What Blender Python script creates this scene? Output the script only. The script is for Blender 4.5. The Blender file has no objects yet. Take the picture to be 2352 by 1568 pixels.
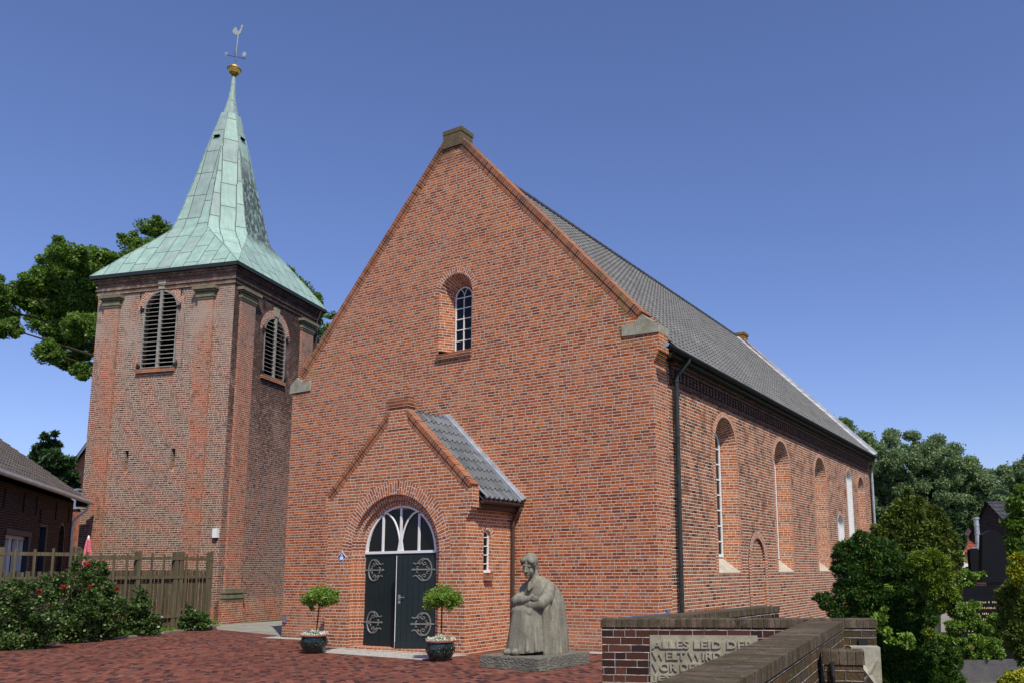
import bpy, bmesh, math, random
import numpy as np
from mathutils import Vector, Matrix
from mathutils.geometry import tessellate_polygon
R = math.radians
V = Vector
scene = bpy.context.scene
col = scene.collection
random.seed(7)

# ------------------------------------------------------------------ camera
CAM = V((8.039, -16.723, 1.8))
yaw, pit, rol, FOC, PX, PY = -0.52678307, 0.15357086, -0.00920779, 1901.755, 180.936, 233.382
cf = V((math.sin(yaw)*math.cos(pit), math.cos(yaw)*math.cos(pit), math.sin(pit)))
cr0 = V((math.cos(yaw), -math.sin(yaw), 0)); cu0 = cr0.cross(cf)
cr_ = cr0*math.cos(rol)+cu0*math.sin(rol); cu_ = -cr0*math.sin(rol)+cu0*math.cos(rol)
cam = bpy.data.cameras.new('camera'); camo = bpy.data.objects.new('camera', cam); col.objects.link(camo)
cam.sensor_fit = 'HORIZONTAL'; cam.sensor_width = 36; cam.lens = 36*FOC/2352
cam.shift_x = -PX/2352; cam.shift_y = PY/2352
cam.clip_start = 0.1; cam.clip_end = 3000
m3 = Matrix((cr_, cu_, -cf)).transposed()
camo.matrix_world = Matrix.Translation(CAM) @ m3.to_4x4()
scene.camera = camo
scene.render.resolution_x, scene.render.resolution_y = 1024, 682

def at(x, y, d):
    """point seen at (x, y) of the 2352 px wide photograph, d metres along the view axis"""
    return CAM + d*(cf + cr_*((x-1176-PX)/FOC) - cu_*((y-784-PY)/FOC))

# ------------------------------------------------------------------ sky, sun, exposure
SUN = V((1.36, -1.0, 2.2)).normalized()
world = bpy.data.worlds.new("World"); scene.world = world; world.use_nodes = True
wn = world.node_tree.nodes; wl = world.node_tree.links
sky = wn.new('ShaderNodeTexSky'); sky.sky_type = 'NISHITA'; sky.sun_disc = False
sky.sun_elevation = math.asin(SUN.z); sky.sun_rotation = math.atan2(SUN.x, SUN.y)
sky.altitude = 0; sky.air_density = 1.0; sky.dust_density = 0.6; sky.ozone_density = 3.0
bg = wn['Background']; bg.inputs['Strength'].default_value = 0.104
tint = wn.new('ShaderNodeMix'); tint.data_type = 'RGBA'; tint.blend_type = 'MULTIPLY'
tint.inputs[0].default_value = 1.0; tint.inputs[7].default_value = (0.90, 0.89, 1.16, 1)
wl.new(sky.outputs[0], tint.inputs[6]); wl.new(tint.outputs[2], bg.inputs['Color'])
sl = bpy.data.lights.new('sun', 'SUN'); sl.energy = 3.6; sl.angle = R(0.53); sl.color = (1, 0.95, 0.84)
so = bpy.data.objects.new('sun', sl); col.objects.link(so)
so.rotation_euler = SUN.to_track_quat('Z', 'Y').to_euler(); so.location = (20, -20, 30)
scene.view_settings.view_transform = 'Standard'; scene.view_settings.look = 'None'
scene.view_settings.exposure = 0.30; scene.view_settings.gamma = 1.0
scene.render.engine = 'CYCLES'

# ------------------------------------------------------------------ node helpers
class NT:
    def __init__(s, name):
        s.mat = bpy.data.materials.new(name); s.mat.use_nodes = True
        s.t = s.mat.node_tree; s.n = s.t.nodes; s.l = s.t.links
        s.b = s.n['Principled BSDF']; s.out = s.n['Material Output']
    def put(s, inp, v):
        if isinstance(v, bpy.types.NodeSocket): s.l.new(v, inp)
        elif v is not None:
            if isinstance(v, (tuple, list)) and len(v) == 3 and inp.type == 'RGBA': v = (*v, 1)
            inp.default_value = v
    def m(s, op, a, b=None, c=None, clamp=False):
        n = s.n.new('ShaderNodeMath'); n.operation = op; n.use_clamp = clamp
        s.put(n.inputs[0], a); s.put(n.inputs[1], b); s.put(n.inputs[2], c)
        return n.outputs[0]
    def ss(s, x, a, b, lo=0.0, hi=1.0):
        n = s.n.new('ShaderNodeMapRange'); n.interpolation_type = 'SMOOTHSTEP'
        s.put(n.inputs[0], x); n.inputs[1].default_value = a; n.inputs[2].default_value = b
        n.inputs[3].default_value = lo; n.inputs[4].default_value = hi
        return n.outputs[0]
    def xyz(s, a, b, c=0.0):
        n = s.n.new('ShaderNodeCombineXYZ'); s.put(n.inputs[0], a); s.put(n.inputs[1], b); s.put(n.inputs[2], c); return n.outputs[0]
    def sep(s, v):
        n = s.n.new('ShaderNodeSeparateXYZ'); s.put(n.inputs[0], v); return n.outputs
    def uv(s):
        n = s.n.new('ShaderNodeUVMap'); return n.outputs[0]
    def pos(s):
        return s.n.new('ShaderNodeNewGeometry').outputs['Position']
    def island(s):
        return s.n.new('ShaderNodeNewGeometry').outputs['Random Per Island']
    def noise(s, vec, scale, detail=4, rough=0.6, w=0):
        n = s.n.new('ShaderNodeTexNoise'); s.put(n.inputs['Vector'], vec)
        n.inputs['Scale'].default_value = scale; n.inputs['Detail'].default_value = detail; n.inputs['Roughness'].default_value = rough
        return n.outputs['Fac']
    def wn(s, vec):
        n = s.n.new('ShaderNodeTexWhiteNoise'); n.noise_dimensions = '3D'; s.put(n.inputs['Vector'], vec); return n.outputs['Value']
    def ramp(s, fac, stops, const=False):
        n = s.n.new('ShaderNodeValToRGB'); s.put(n.inputs[0], fac); r = n.color_ramp
        if const: r.interpolation = 'CONSTANT'
        while len(r.elements) < len(stops): r.elements.new(0.5)
        for e, (p, c) in zip(r.elements, stops): e.position = p; e.color = (*c, 1)
        return n.outputs[0]
    def mix(s, f, a, b, mode='MIX'):
        n = s.n.new('ShaderNodeMix'); n.data_type = 'RGBA'; n.blend_type = mode
        s.put(n.inputs[0], f); s.put(n.inputs[6], a); s.put(n.inputs[7], b); return n.outputs[2]
    def bump(s, h, dist=0.01, strength=1.0):
        n = s.n.new('ShaderNodeBump'); s.put(n.inputs['Height'], h); n.inputs['Distance'].default_value = dist
        n.inputs['Strength'].default_value = strength; s.l.new(n.outputs[0], s.b.inputs['Normal'])
    def fin(s, color, rough=0.8, spec=0.3, metal=0.0):
        s.put(s.b.inputs['Base Color'], color); s.put(s.b.inputs['Roughness'], rough)
        s.b.inputs['Specular IOR Level'].default_value = spec; s.b.inputs['Metallic'].default_value = metal
        return s.mat

def brick(name, stops, mortar, h=0.0745, P=0.36, mw=0.012, seed=0.0, bond='wild', rowphase=None, stain=None,
          rough=0.85, bumpd=0.006, wob=0.0025, rot=0.0, mortar_var=0.22, hj=1.15):
    """brick laid in courses, from the mesh's own metre UVs"""
    k = NT(name); uv = k.uv()
    if rot:
        mp = k.n.new('ShaderNodeMapping'); mp.inputs['Rotation'].default_value = (0, 0, rot); k.l.new(uv, mp.inputs[0]); uv = mp.outputs[0]
    s = k.sep(uv); wobn = k.noise(uv, 3.0, 2)
    u = k.m('ADD', s[0], k.m('MULTIPLY', wobn, wob*2)); wn2 = k.noise(uv, 7.0, 2)
    v = k.m('ADD', s[1], k.m('MULTIPLY', wn2, wob*2))
    vr = k.m('DIVIDE', v, h); r = k.m('FLOOR', vr); fv = k.m('MULTIPLY', k.m('FRACT', vr), h)
    if bond == 'wild':
        ro = k.wn(k.xyz(r, seed, 0.5)); off = k.m('MULTIPLY', k.m('FLOOR', k.m('MULTIPLY', ro, 6)), 1/6)
        off = k.m('ADD', off, k.m('MULTIPLY', ro, 0.05))
    else:
        off = k.m('MULTIPLY', r, 0.5)
    uu = k.m('ADD', k.m('DIVIDE', u, P), off); c = k.m('FLOOR', uu); f = k.m('FRACT', uu)
    if bond == 'wild':
        sw = k.m('GREATER_THAN', k.wn(k.xyz(c, r, seed+3)), 0.55)
        S = k.m('ADD', 0.34, k.m('MULTIPLY', sw, 0.33))
        isH = k.m('GREATER_THAN', f, S)
        fu = k.m('MULTIPLY', k.m('SUBTRACT', f, k.m('MULTIPLY', isH, S)), P)
        wid = k.m('MULTIPLY', P, k.m('ADD', k.m('MULTIPLY', isH, k.m('SUBTRACT', k.m('SUBTRACT', 1, S), S)), S))
        cid = k.m('ADD', c, k.m('MULTIPLY', isH, 0.37))
    else:
        fu = k.m('MULTIPLY', f, P); wid = P; cid = c
    du = k.m('MINIMUM', fu, k.m('SUBTRACT', wid, fu)); dv = k.m('MINIMUM', fv, k.m('SUBTRACT', h, fv))
    d = k.m('MINIMUM', k.m('MULTIPLY', du, hj), dv)
    d = k.m('ADD', d, k.m('MULTIPLY', k.m('SUBTRACT', k.noise(uv, 45, 3), 0.5), 0.003))
    mask = k.ss(d, mw/2-0.001, mw/2+0.0015)
    idn = k.wn(k.xyz(cid, r, seed))
    base = k.ramp(idn, stops, True)
    id2 = k.wn(k.xyz(cid, r, seed+9))
    base = k.mix(1.0, base, k.ramp(id2, [(0, (0.82,)*3), (1, (1.18,)*3)]), 'MULTIPLY')
    fine = k.noise(uv, 40, 4, 0.7)
    base = k.mix(0.8, base, k.ramp(fine, [(0.25, (0.72,)*3), (0.75, (1.25,)*3)]), 'MULTIPLY')
    mort = k.mix(mortar_var, mortar, k.ramp(k.noise(uv, 9, 3), [(0.3, (0.10, 0.08, 0.07)), (0.7, (0.9, 0.85, 0.78))]))
    cc = k.mix(mask, mort, base)
    if stain: cc = stain(k, cc, uv)
    k.bump(k.m('ADD', k.m('MULTIPLY', k.ss(d, 0.0, mw/2+0.002), 1.0), k.m('MULTIPLY', fine, 0.35)), bumpd)
    return k.fin(cc, rough, 0.12)

def plain(name, c, rough=0.6, spec=0.4, metal=0.0, var=0.15, scale=6.0, bumpd=0.0, dark=None):
    k = NT(name); nz = k.noise(k.pos(), scale, 5)
    a = tuple(max(0, x*(1-var)) for x in c) if dark is None else dark; b = tuple(x*(1+var) for x in c)
    cc = k.ramp(nz, [(0.3, a), (0.7, b)])
    if bumpd: k.bump(k.noise(k.pos(), scale*6, 5), bumpd)
    return k.fin(cc, rough, spec, metal)

LB = 1.9
def leafmat(name, stops, rough=0.5, trans=0.33):
    stops = [(p, tuple(x*LB for x in c)) for p, c in stops]
    k = NT(name); cc = k.ramp(k.island(), stops)
    big = k.noise(k.pos(), 0.9, 2); cc = k.mix(0.6, cc, k.ramp(big, [(0.3, (0.75,)*3), (0.7, (1.2,)*3)]), 'MULTIPLY')
    k.fin(cc, rough, 0.35)
    tr = k.n.new('ShaderNodeBsdfTranslucent'); k.l.new(cc, tr.inputs[0])
    mx = k.n.new('ShaderNodeMixShader'); mx.inputs[0].default_value = trans
    k.l.new(k.b.outputs[0], mx.inputs[1]); k.l.new(tr.outputs[0], mx.inputs[2]); k.l.new(mx.outputs[0], k.out.inputs[0])
    return k.mat

# ------------------------------------------------------------------ stains, and shade painted at the tower top
def st_facade(k, c, uv):
    p = k.pos(); s = k.sep(p)
    # lichen and damp down the upper rakes (a band below the coping) and beside the kneelers
    rk = k.m('SUBTRACT', k.m('SUBTRACT', 14.1, k.m('MULTIPLY', k.m('ABSOLUTE', k.m('ADD', s[0], 6.07)), 1.09)), s[2])
    near = k.ss(rk, 0.2, 2.0, 1.0, 0.0)
    low = k.ss(k.m('ABSOLUTE', k.m('SUBTRACT', s[2], 7.8)), 0.2, 1.9, 1.0, 0.0)
    nz = k.ss(k.noise(p, 1.6, 5, 0.65), 0.47, 0.66)
    c = k.mix(k.m('MULTIPLY', k.m('MULTIPLY', near, low), k.m('MULTIPLY', nz, 0.75)), c, (0.20, 0.17, 0.05))
    topm = k.m('MULTIPLY', k.ss(s[2], 12.6, 13.9), k.m('MULTIPLY', k.ss(k.noise(p, 4, 4), 0.3, 0.6), 0.85))
    c = k.mix(topm, c, (0.075, 0.055, 0.035))
    # faded, whitened patches
    w = k.ss(k.noise(k.xyz(s[0], s[2], 3.1), 0.55, 4), 0.48, 0.72)
    c = k.mix(k.m('MULTIPLY', w, 0.20), c, (0.44, 0.27, 0.19))
    ft = k.m('MULTIPLY', k.ss(s[2], 0.1, 1.8, 1, 0), k.ss(k.noise(p, 1.3, 5), 0.35, 0.65)); c = k.mix(k.m('MULTIPLY', ft, 0.35), c, (0.46, 0.30, 0.22))
    dk = k.m('MULTIPLY', k.ss(s[2], 0.0, 0.22, 1, 0), 0.4); c = k.mix(dk, c, (0.10, 0.07, 0.04))
    g = k.ss(k.noise(p, 0.8, 5), 0.52, 0.75)
    return k.mix(k.m('MULTIPLY', g, 0.25), c, (0.12, 0.055, 0.035))
def st_side(k, c, uv):
    p = k.pos(); s = k.sep(p)
    hi = k.ss(s[2], 1.4, 3.4)
    g = k.ss(k.noise(p, 2.2, 6, 0.7), 0.44, 0.66)
    c = k.mix(k.m('MULTIPLY', k.m('MULTIPLY', g, hi), 0.6), c, (0.055, 0.032, 0.022))
    w = k.m('MULTIPLY', k.ss(k.noise(p, 0.8, 4), 0.4, 0.7), k.ss(s[2], 0.2, 2.4, 1, 0))
    return k.mix(k.m('MULTIPLY', w, 0.30), c, (0.44, 0.25, 0.18))
def st_shade_towf(k, c, uv):
    s = k.sep(uv); p = k.pos()
    pale = k.m('MULTIPLY', k.ss(s[1], 8.5, 12.0), k.ss(k.noise(p, 0.7, 4), 0.35, 0.7))
    c = k.mix(k.m('MULTIPLY', pale, 0.62), c, (0.42, 0.35, 0.28))
    eave_shade = k.m('MULTIPLY', k.ss(s[1], 12.7, 13.2), k.ss(k.noise(p, 4.0, 4), 0.3, 0.55)); c = k.mix(k.m('MULTIPLY', eave_shade, 0.7), c, (0.07, 0.045, 0.035))  # eave shade painted into the colour: entablature bricks darkened in patches
    pm = k.ss(k.noise(p, 1.1, 5), 0.5, 0.72)
    c = k.mix(k.m('MULTIPLY', pm, 0.35), c, (0.26, 0.19, 0.145))
    g = k.ss(k.noise(p, 2.3, 5), 0.55, 0.75)
    return k.mix(k.m('MULTIPLY', g, 0.5), c, (0.09, 0.055, 0.04))
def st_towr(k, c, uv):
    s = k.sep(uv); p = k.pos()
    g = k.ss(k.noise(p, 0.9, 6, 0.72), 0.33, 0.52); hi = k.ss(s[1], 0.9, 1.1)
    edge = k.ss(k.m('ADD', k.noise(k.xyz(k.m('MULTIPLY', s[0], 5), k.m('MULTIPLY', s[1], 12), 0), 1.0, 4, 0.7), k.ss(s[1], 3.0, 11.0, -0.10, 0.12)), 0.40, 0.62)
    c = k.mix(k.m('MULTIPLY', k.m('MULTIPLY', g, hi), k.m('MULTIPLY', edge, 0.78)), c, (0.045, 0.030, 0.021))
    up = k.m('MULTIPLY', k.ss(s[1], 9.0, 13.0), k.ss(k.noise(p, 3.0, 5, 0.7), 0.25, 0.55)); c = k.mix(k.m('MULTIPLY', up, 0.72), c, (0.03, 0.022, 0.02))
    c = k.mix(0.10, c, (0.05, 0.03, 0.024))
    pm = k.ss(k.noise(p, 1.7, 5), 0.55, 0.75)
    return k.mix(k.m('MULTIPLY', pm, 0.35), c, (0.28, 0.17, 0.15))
def st_towp(k, c, uv):
    s = k.sep(uv); p = k.pos(); up = k.m('MULTIPLY', k.ss(s[1], 8.0, 12.5), k.ss(k.noise(p, 1.4, 4), 0.3, 0.6))
    c = k.mix(k.m('MULTIPLY', up, 0.6), c, (0.22, 0.18, 0.145)); g = k.ss(k.noise(p, 2.3, 5), 0.52, 0.72)
    return k.mix(k.m('MULTIPLY', g, 0.45), c, (0.08, 0.05, 0.035))
def st_moss(k, c, uv):
    p = k.pos(); g = k.ss(k.noise(p, 3.0, 5, 0.7), 0.38, 0.62)
    c = k.mix(k.m('MULTIPLY', g, 0.6), c, (0.065, 0.058, 0.018))
    bk = k.ss(k.noise(p, 11.0, 5, 0.75), 0.52, 0.68); c = k.mix(k.m('MULTIPLY', bk, 0.55), c, (0.022, 0.018, 0.014))
    o = k.ss(k.noise(p, 7.0, 3), 0.70, 0.76); c = k.mix(o, c, (0.42, 0.17, 0.02))
    w = k.ss(k.noise(p, 24.0, 3), 0.66, 0.74); return k.mix(k.m('MULTIPLY', w, 0.6), c, (0.42, 0.38, 0.33))
def st_pave(k, c, uv):
    p = k.pos(); g = k.ss(k.noise(p, 0.5, 4), 0.35, 0.7)
    c = k.mix(k.m('MULTIPLY', g, 0.35), c, (0.10, 0.035, 0.03))
    q = k.ss(k.noise(p, 3.5, 3, 0.7), 0.45, 0.62)
    return k.mix(k.m('MULTIPLY', q, 0.45), c, (0.055, 0.028, 0.022))
    gr = k.ss(k.noise(p, 0.9, 5, 0.6), 0.56, 0.74); c = k.mix(k.m('MULTIPLY', gr, 0.3), c, (0.16, 0.12, 0.085))

# ------------------------------------------------------------------ materials
M = {}
NEW = [(0, (0.37, 0.088, 0.028)), (0.24, (0.46, 0.120, 0.034)), (0.44, (0.29, 0.064, 0.026)), (0.60, (0.36, 0.135, 0.07)),
       (0.74, (0.46, 0.145, 0.045)), (0.91, (0.25, 0.065, 0.028)), (0.985, (0.15, 0.055, 0.03))]
M['brick'] = brick('facade_brick', NEW, (0.62, 0.52, 0.39), 0.0745, 0.36, 0.0175, 1.0, stain=st_facade)
POR = [(0, (0.40, 0.12, 0.045)), (0.3, (0.47, 0.15, 0.055)), (0.55, (0.36, 0.10, 0.04)), (0.8, (0.42, 0.17, 0.09)), (0.95, (0.24, 0.075, 0.04))]
M['porch'] = brick('porch_brick', POR, (0.66, 0.56, 0.42), 0.0745, 0.36, 0.0175, 5.0)
M['arch'] = brick('arch_brick', POR, (0.74, 0.62, 0.50), 0.077, 0.37, 0.019, 8.0)
OLD = [(0, (0.34, 0.095, 0.036)), (0.25, (0.42, 0.13, 0.048)), (0.5, (0.25, 0.07, 0.032)), (0.7, (0.34, 0.13, 0.07)), (0.87, (0.15, 0.05, 0.028)), (0.96, (0.07, 0.035, 0.025))]
M['old'] = brick('old_side_brick', OLD, (0.82, 0.71, 0.54), 0.082, 0.40, 0.019, 2.0, stain=st_side, wob=0.003, bumpd=0.012)
M['dark'] = brick('frieze_brick', [(0, (0.10, 0.04, 0.028)), (0.5, (0.16, 0.06, 0.038)), (0.8, (0.05, 0.028, 0.022))], (0.2, 0.16, 0.13), 0.075, 0.24, 0.010, 2.5)
TW = [(0, (0.25, 0.082, 0.042)), (0.3, (0.30, 0.115, 0.062)), (0.5, (0.18, 0.068, 0.042)), (0.7, (0.22, 0.125, 0.08)), (0.85, (0.17, 0.065, 0.045)), (0.94, (0.09, 0.05, 0.04))]
M['towf'] = brick('tower_front_brick', TW, (0.60, 0.51, 0.39), 0.082, 0.36, 0.021, 12.0, stain=st_shade_towf, wob=0.003)
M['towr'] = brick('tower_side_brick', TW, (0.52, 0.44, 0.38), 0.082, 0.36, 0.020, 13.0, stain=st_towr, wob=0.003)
TP = [(0, (0.38, 0.11, 0.05)), (0.5, (0.30, 0.085, 0.045)), (0.8, (0.36, 0.15, 0.08)), (0.95, (0.15, 0.06, 0.04))]
M['towp'] = brick('pilaster_brick', TP, (0.50, 0.38, 0.27), 0.082, 0.36, 0.020, 14.0, stain=st_shade_towf, wob=0.003)
M['towpr'] = brick('side_pilaster_brick', TP, (0.58, 0.44, 0.32), 0.082, 0.36, 0.020, 15.0, stain=st_towp, wob=0.003)
GW = [(0, (0.065, 0.026, 0.017)), (0.35, (0.085, 0.032, 0.021)), (0.6, (0.035, 0.019, 0.015)), (0.85, (0.10, 0.040, 0.026))]
M['tarch'] = brick('tower_arch_brick', TP, (0.60, 0.50, 0.38), 0.080, 0.37, 0.026, 16.0, hj=1.0)
M['gwall'] = brick('garden_wall_brick', GW, (0.30, 0.26, 0.22), 0.0905, 0.42, 0.012, 21.0, bumpd=0.010, wob=0.006, mortar_var=0.6)
M['gcap'] = brick('coping_brick', [(0, (0.130, 0.092, 0.065)), (0.35, (0.085, 0.060, 0.042)), (0.7, (0.160, 0.110, 0.075))], (0.13, 0.11, 0.095), 0.066, 0.60, 0.010, 22.0, bond='stack', stain=st_moss, bumpd=0.03, mortar_var=0.5, wob=0.006)
M['gmoss'] = brick('mossy_brick', [(0, (0.09, 0.055, 0.03)), (0.4, (0.12, 0.065, 0.035)), (0.7, (0.065, 0.045, 0.03))], (0.26, 0.23, 0.19), 0.0905, 0.40, 0.014, 23.0, stain=st_moss, bumpd=0.03, wob=0.006, mortar_var=0.6)
M['pave'] = brick('clinker_paving', [(0, (0.19, 0.060, 0.038)), (0.3, (0.235, 0.080, 0.050)), (0.52, (0.12, 0.046, 0.034)), (0.68, (0.21, 0.088, 0.060)), (0.84, (0.05, 0.024, 0.024))],
                  (0.10, 0.05, 0.045), 0.105, 0.21, 0.006, 31.0, bond='run', stain=st_pave, rot=R(38), wob=0.003, bumpd=0.004)
M['house'] = brick('house_brick', [(0, (0.055, 0.026, 0.020)), (0.4, (0.075, 0.032, 0.022)), (0.7, (0.04, 0.022, 0.018))], (0.10, 0.085, 0.075), 0.075, 0.36, 0.011, 41.0)
M['redhouse'] = brick('red_house_brick', [(0, (0.36, 0.11, 0.06)), (0.5, (0.42, 0.14, 0.08))], (0.4, 0.3, 0.25), 0.075, 0.36, 0.010, 42.0)
M['bladebrick'] = brick('dark_gable_brick', [(0, (0.06, 0.03, 0.028)), (0.5, (0.08, 0.04, 0.035))], (0.12, 0.10, 0.09), 0.075, 0.36, 0.010, 43.0)

def m_stone(name, c, lich=(0.20, 0.19, 0.10), lf=0.5, bumpd=0.006, sc=5.0):
    k = NT(name); p = k.pos(); n1 = k.noise(p, sc, 6, 0.7); n2 = k.noise(p, sc*7, 5, 0.75)
    cc = k.ramp(n1, [(0.3, tuple(x*0.72 for x in c)), (0.7, tuple(x*1.2 for x in c))])
    cc = k.mix(0.7, cc, k.ramp(n2, [(0.3, (0.7,)*3), (0.7, (1.25,)*3)]), 'MULTIPLY')
    cc = k.mix(k.m('MULTIPLY', k.ss(k.noise(p, sc*0.6, 4), 0.5, 0.66), lf), cc, lich)
    k.bump(k.m('ADD', n2, n1), bumpd); return k.fin(cc, 0.85, 0.2)
M['stone'] = m_stone('kneeler_sandstone', (0.36, 0.34, 0.26), (0.18, 0.17, 0.08), 0.5)
M['greenstone'] = m_stone('weathered_capital_stone', (0.20, 0.185, 0.115), (0.13, 0.13, 0.07), 0.6)
def m_figure():
    k = NT('statue_stone'); p = k.pos(); s = k.sep(p)
    n1 = k.noise(p, 3.0, 6, 0.7); n2 = k.noise(p, 38, 5, 0.8)
    st = k.noise(k.xyz(k.m('MULTIPLY', s[0], 14), k.m('MULTIPLY', s[1], 14), k.m('MULTIPLY', s[2], 1.6)), 1.0, 5, 0.7)
    cc = k.ramp(n1, [(0.3, (0.18, 0.168, 0.125)), (0.7, (0.29, 0.27, 0.205))])
    cc = k.mix(0.85, cc, k.ramp(st, [(0.3, (0.62,)*3), (0.7, (1.3,)*3)]), 'MULTIPLY')
    cc = k.mix(0.9, cc, k.ramp(n2, [(0.3, (0.68,)*3), (0.7, (1.3,)*3)]), 'MULTIPLY')
    nz = k.sep(k.n.new('ShaderNodeNewGeometry').outputs['Normal'])[2]
    cc = k.mix(k.m('MULTIPLY', k.ss(k.noise(p, 9, 4, 0.7), 0.5, 0.7), k.m('MULTIPLY', k.ss(nz, 0.1, 0.7), 0.6)), cc, (0.33, 0.29, 0.19))
    k.bump(k.m('ADD', n2, k.m('MULTIPLY', st, 0.7)), 0.014); return k.fin(cc, 0.9, 0.15)
M['figure'] = m_figure()
M['plinth'] = m_stone('rough_granite', (0.19, 0.18, 0.145), (0.35, 0.30, 0.19), 0.35, 0.03, 4.0)
M['slab'] = m_stone('inscribed_sandstone', (0.34, 0.31, 0.225), (0.24, 0.22, 0.15), 0.5, 0.007, 6.0)
M['cobble'] = m_stone('pale_cobble', (0.50, 0.47, 0.42), (0.28, 0.26, 0.22), 0.5, 0.02, 9.0)
M['concrete'] = m_stone('concrete_path', (0.30, 0.285, 0.24), (0.22, 0.20, 0.14), 0.5, 0.004, 1.2)
M['kerb'] = m_stone('kerb_stone', (0.30, 0.28, 0.24), (0.20, 0.19, 0.12), 0.5)
M['grave'] = m_stone('grave_kerb_stone', (0.105, 0.10, 0.10), (0.08, 0.08, 0.06), 0.5)
M['palegrave'] = m_stone('pale_grave_base', (0.42, 0.38, 0.31), (0.25, 0.22, 0.17), 0.4)
M['black'] = plain('polished_black_granite', (0.006, 0.006, 0.007), 0.5, 0.15)
M['gold'] = plain('gilded_lettering', (0.75, 0.55, 0.25), 0.35, 0.5, 0.3)
M['warm'] = m_stone('warm_sill_stone', (0.52, 0.44, 0.34), (0.40, 0.33, 0.25), 0.5, 0.003)
M['white'] = plain('white_paint', (0.80, 0.79, 0.76), 0.5, 0.3, var=0.05)
M['plaster'] = plain('white_plaster', (0.66, 0.66, 0.64), 0.9, 0.1, var=0.08)
M['doorp'] = plain('green_black_door_paint', (0.010, 0.018, 0.018), 0.45, 0.4)
M['iron'] = plain('grey_wrought_iron', (0.20, 0.195, 0.175), 0.55, 0.4, 0.2)
M['ironblack'] = plain('black_iron', (0.02, 0.018, 0.018), 0.6, 0.3)
M['zinc'] = plain('zinc_sheet', (0.46, 0.49, 0.52), 0.4, 0.5, 0.5, 0.25, 4)
M['lead'] = plain('pale_lead', (0.46, 0.47, 0.48), 0.5, 0.4, 0.1, 0.25, 3)
M['bronze'] = plain('brown_pipe', (0.065, 0.035, 0.024), 0.5, 0.4)
M['darkpipe'] = plain('dark_pipe', (0.022, 0.028, 0.025), 0.5, 0.4, var=0.4)
M['gutter'] = plain('blackened_gutter', (0.020, 0.026, 0.024), 0.6, 0.3)
M['louvre'] = plain('weathered_louvre', (0.27, 0.255, 0.22), 0.8, 0.2, var=0.3)
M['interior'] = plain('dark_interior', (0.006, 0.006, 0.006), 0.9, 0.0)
M['goldball'] = plain('gilded_copper', (0.62, 0.40, 0.10), 0.32, 0.5, 0.75, 0.4, 3)
M['vane'] = plain('pale_metal', (0.40, 0.41, 0.34), 0.4, 0.5, 0.3)
M['blue'] = plain('sign_blue', (0.03, 0.04, 0.30), 0.35, 0.5)
M['blueframe'] = plain('blue_frame_paint', (0.028, 0.032, 0.05), 0.5, 0.4)
M['bluebar'] = plain('blue_grey_gate_paint', (0.10, 0.13, 0.21), 0.45, 0.4)
M['umbrella'] = plain('pink_fabric', (0.62, 0.16, 0.20), 0.8, 0.1, var=0.35, scale=14)
M['soil'] = plain('soil', (0.045, 0.032, 0.020), 0.95, 0.1, var=0.5, scale=12, bumpd=0.02)
M['terracotta'] = plain('terracotta_rim', (0.24, 0.09, 0.06), 0.6, 0.3)
M['bark'] = plain('bark', (0.06, 0.045, 0.030), 0.9, 0.1, var=0.5, scale=10, bumpd=0.02)
M['petalw'] = leafmat('white_petals', [(0, (0.40, 0.40, 0.33)), (0.6, (0.43, 0.43, 0.40)), (1, (0.30, 0.33, 0.16))], 0.6, 0.2)
M['petalr'] = leafmat('red_petals', [(0, (0.14, 0.003, 0.004)), (1, (0.26, 0.006, 0.008))], 0.6, 0.2)
M['beige'] = plain('beige_wall', (0.40, 0.26, 0.13), 0.8, 0.2)

def m_glass(name, c):
    k = NT(name); k.b.inputs['IOR'].default_value = 1.5
    k.bump(k.noise(k.pos(), 2.0, 2), 0.004)
    return k.fin(c, 0.04, 0.22)
M['glass'] = m_glass('dark_glass', (0.006, 0.007, 0.008))
def m_pot():
    k = NT('glazed_pot'); n = k.noise(k.pos(), 9, 3)
    cc = k.ramp(n, [(0.4, (0.006, 0.010, 0.010)), (0.62, (0.02, 0.035, 0.03))])
    k.bump(k.noise(k.pos(), 13, 2), 0.02); return k.fin(cc, 0.18, 0.6)
M['pot'] = m_pot()
def m_tile(name, c, v=0.3):
    k = NT(name); s = k.sep(k.uv()); p = k.pos()
    idn = k.wn(k.xyz(k.m('FLOOR', s[0]), k.m('FLOOR', s[1]), 1.0))
    cc = k.ramp(idn, [(0, tuple(x*(1-v) for x in c)), (1, tuple(x*(1+v) for x in c))])
    nz = k.noise(p, 1.2, 5, 0.7); cc = k.mix(0.7, cc, k.ramp(nz, [(0.3, (0.7,)*3), (0.7, (1.25,)*3)]), 'MULTIPLY')
    k.bump(k.noise(p, 40, 3), 0.003); return k.fin(cc, 0.62, 0.35)
M['tile'] = m_tile('grey_roof_tile', (0.150, 0.145, 0.135), 0.13)
M['ptile'] = m_tile('blue_grey_pantile', (0.170, 0.175, 0.175), 0.2)
M['htile'] = m_tile('brown_grey_tile', (0.085, 0.070, 0.062), 0.2)
M['rtile'] = m_tile('red_roof_tile', (0.36, 0.10, 0.055), 0.2)
M['ptile2'] = m_tile('purple_brown_tile', (0.085, 0.045, 0.048), 0.2)
M['greytile'] = m_tile('dark_grey_tile', (0.06, 0.058, 0.062), 0.2)
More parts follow.
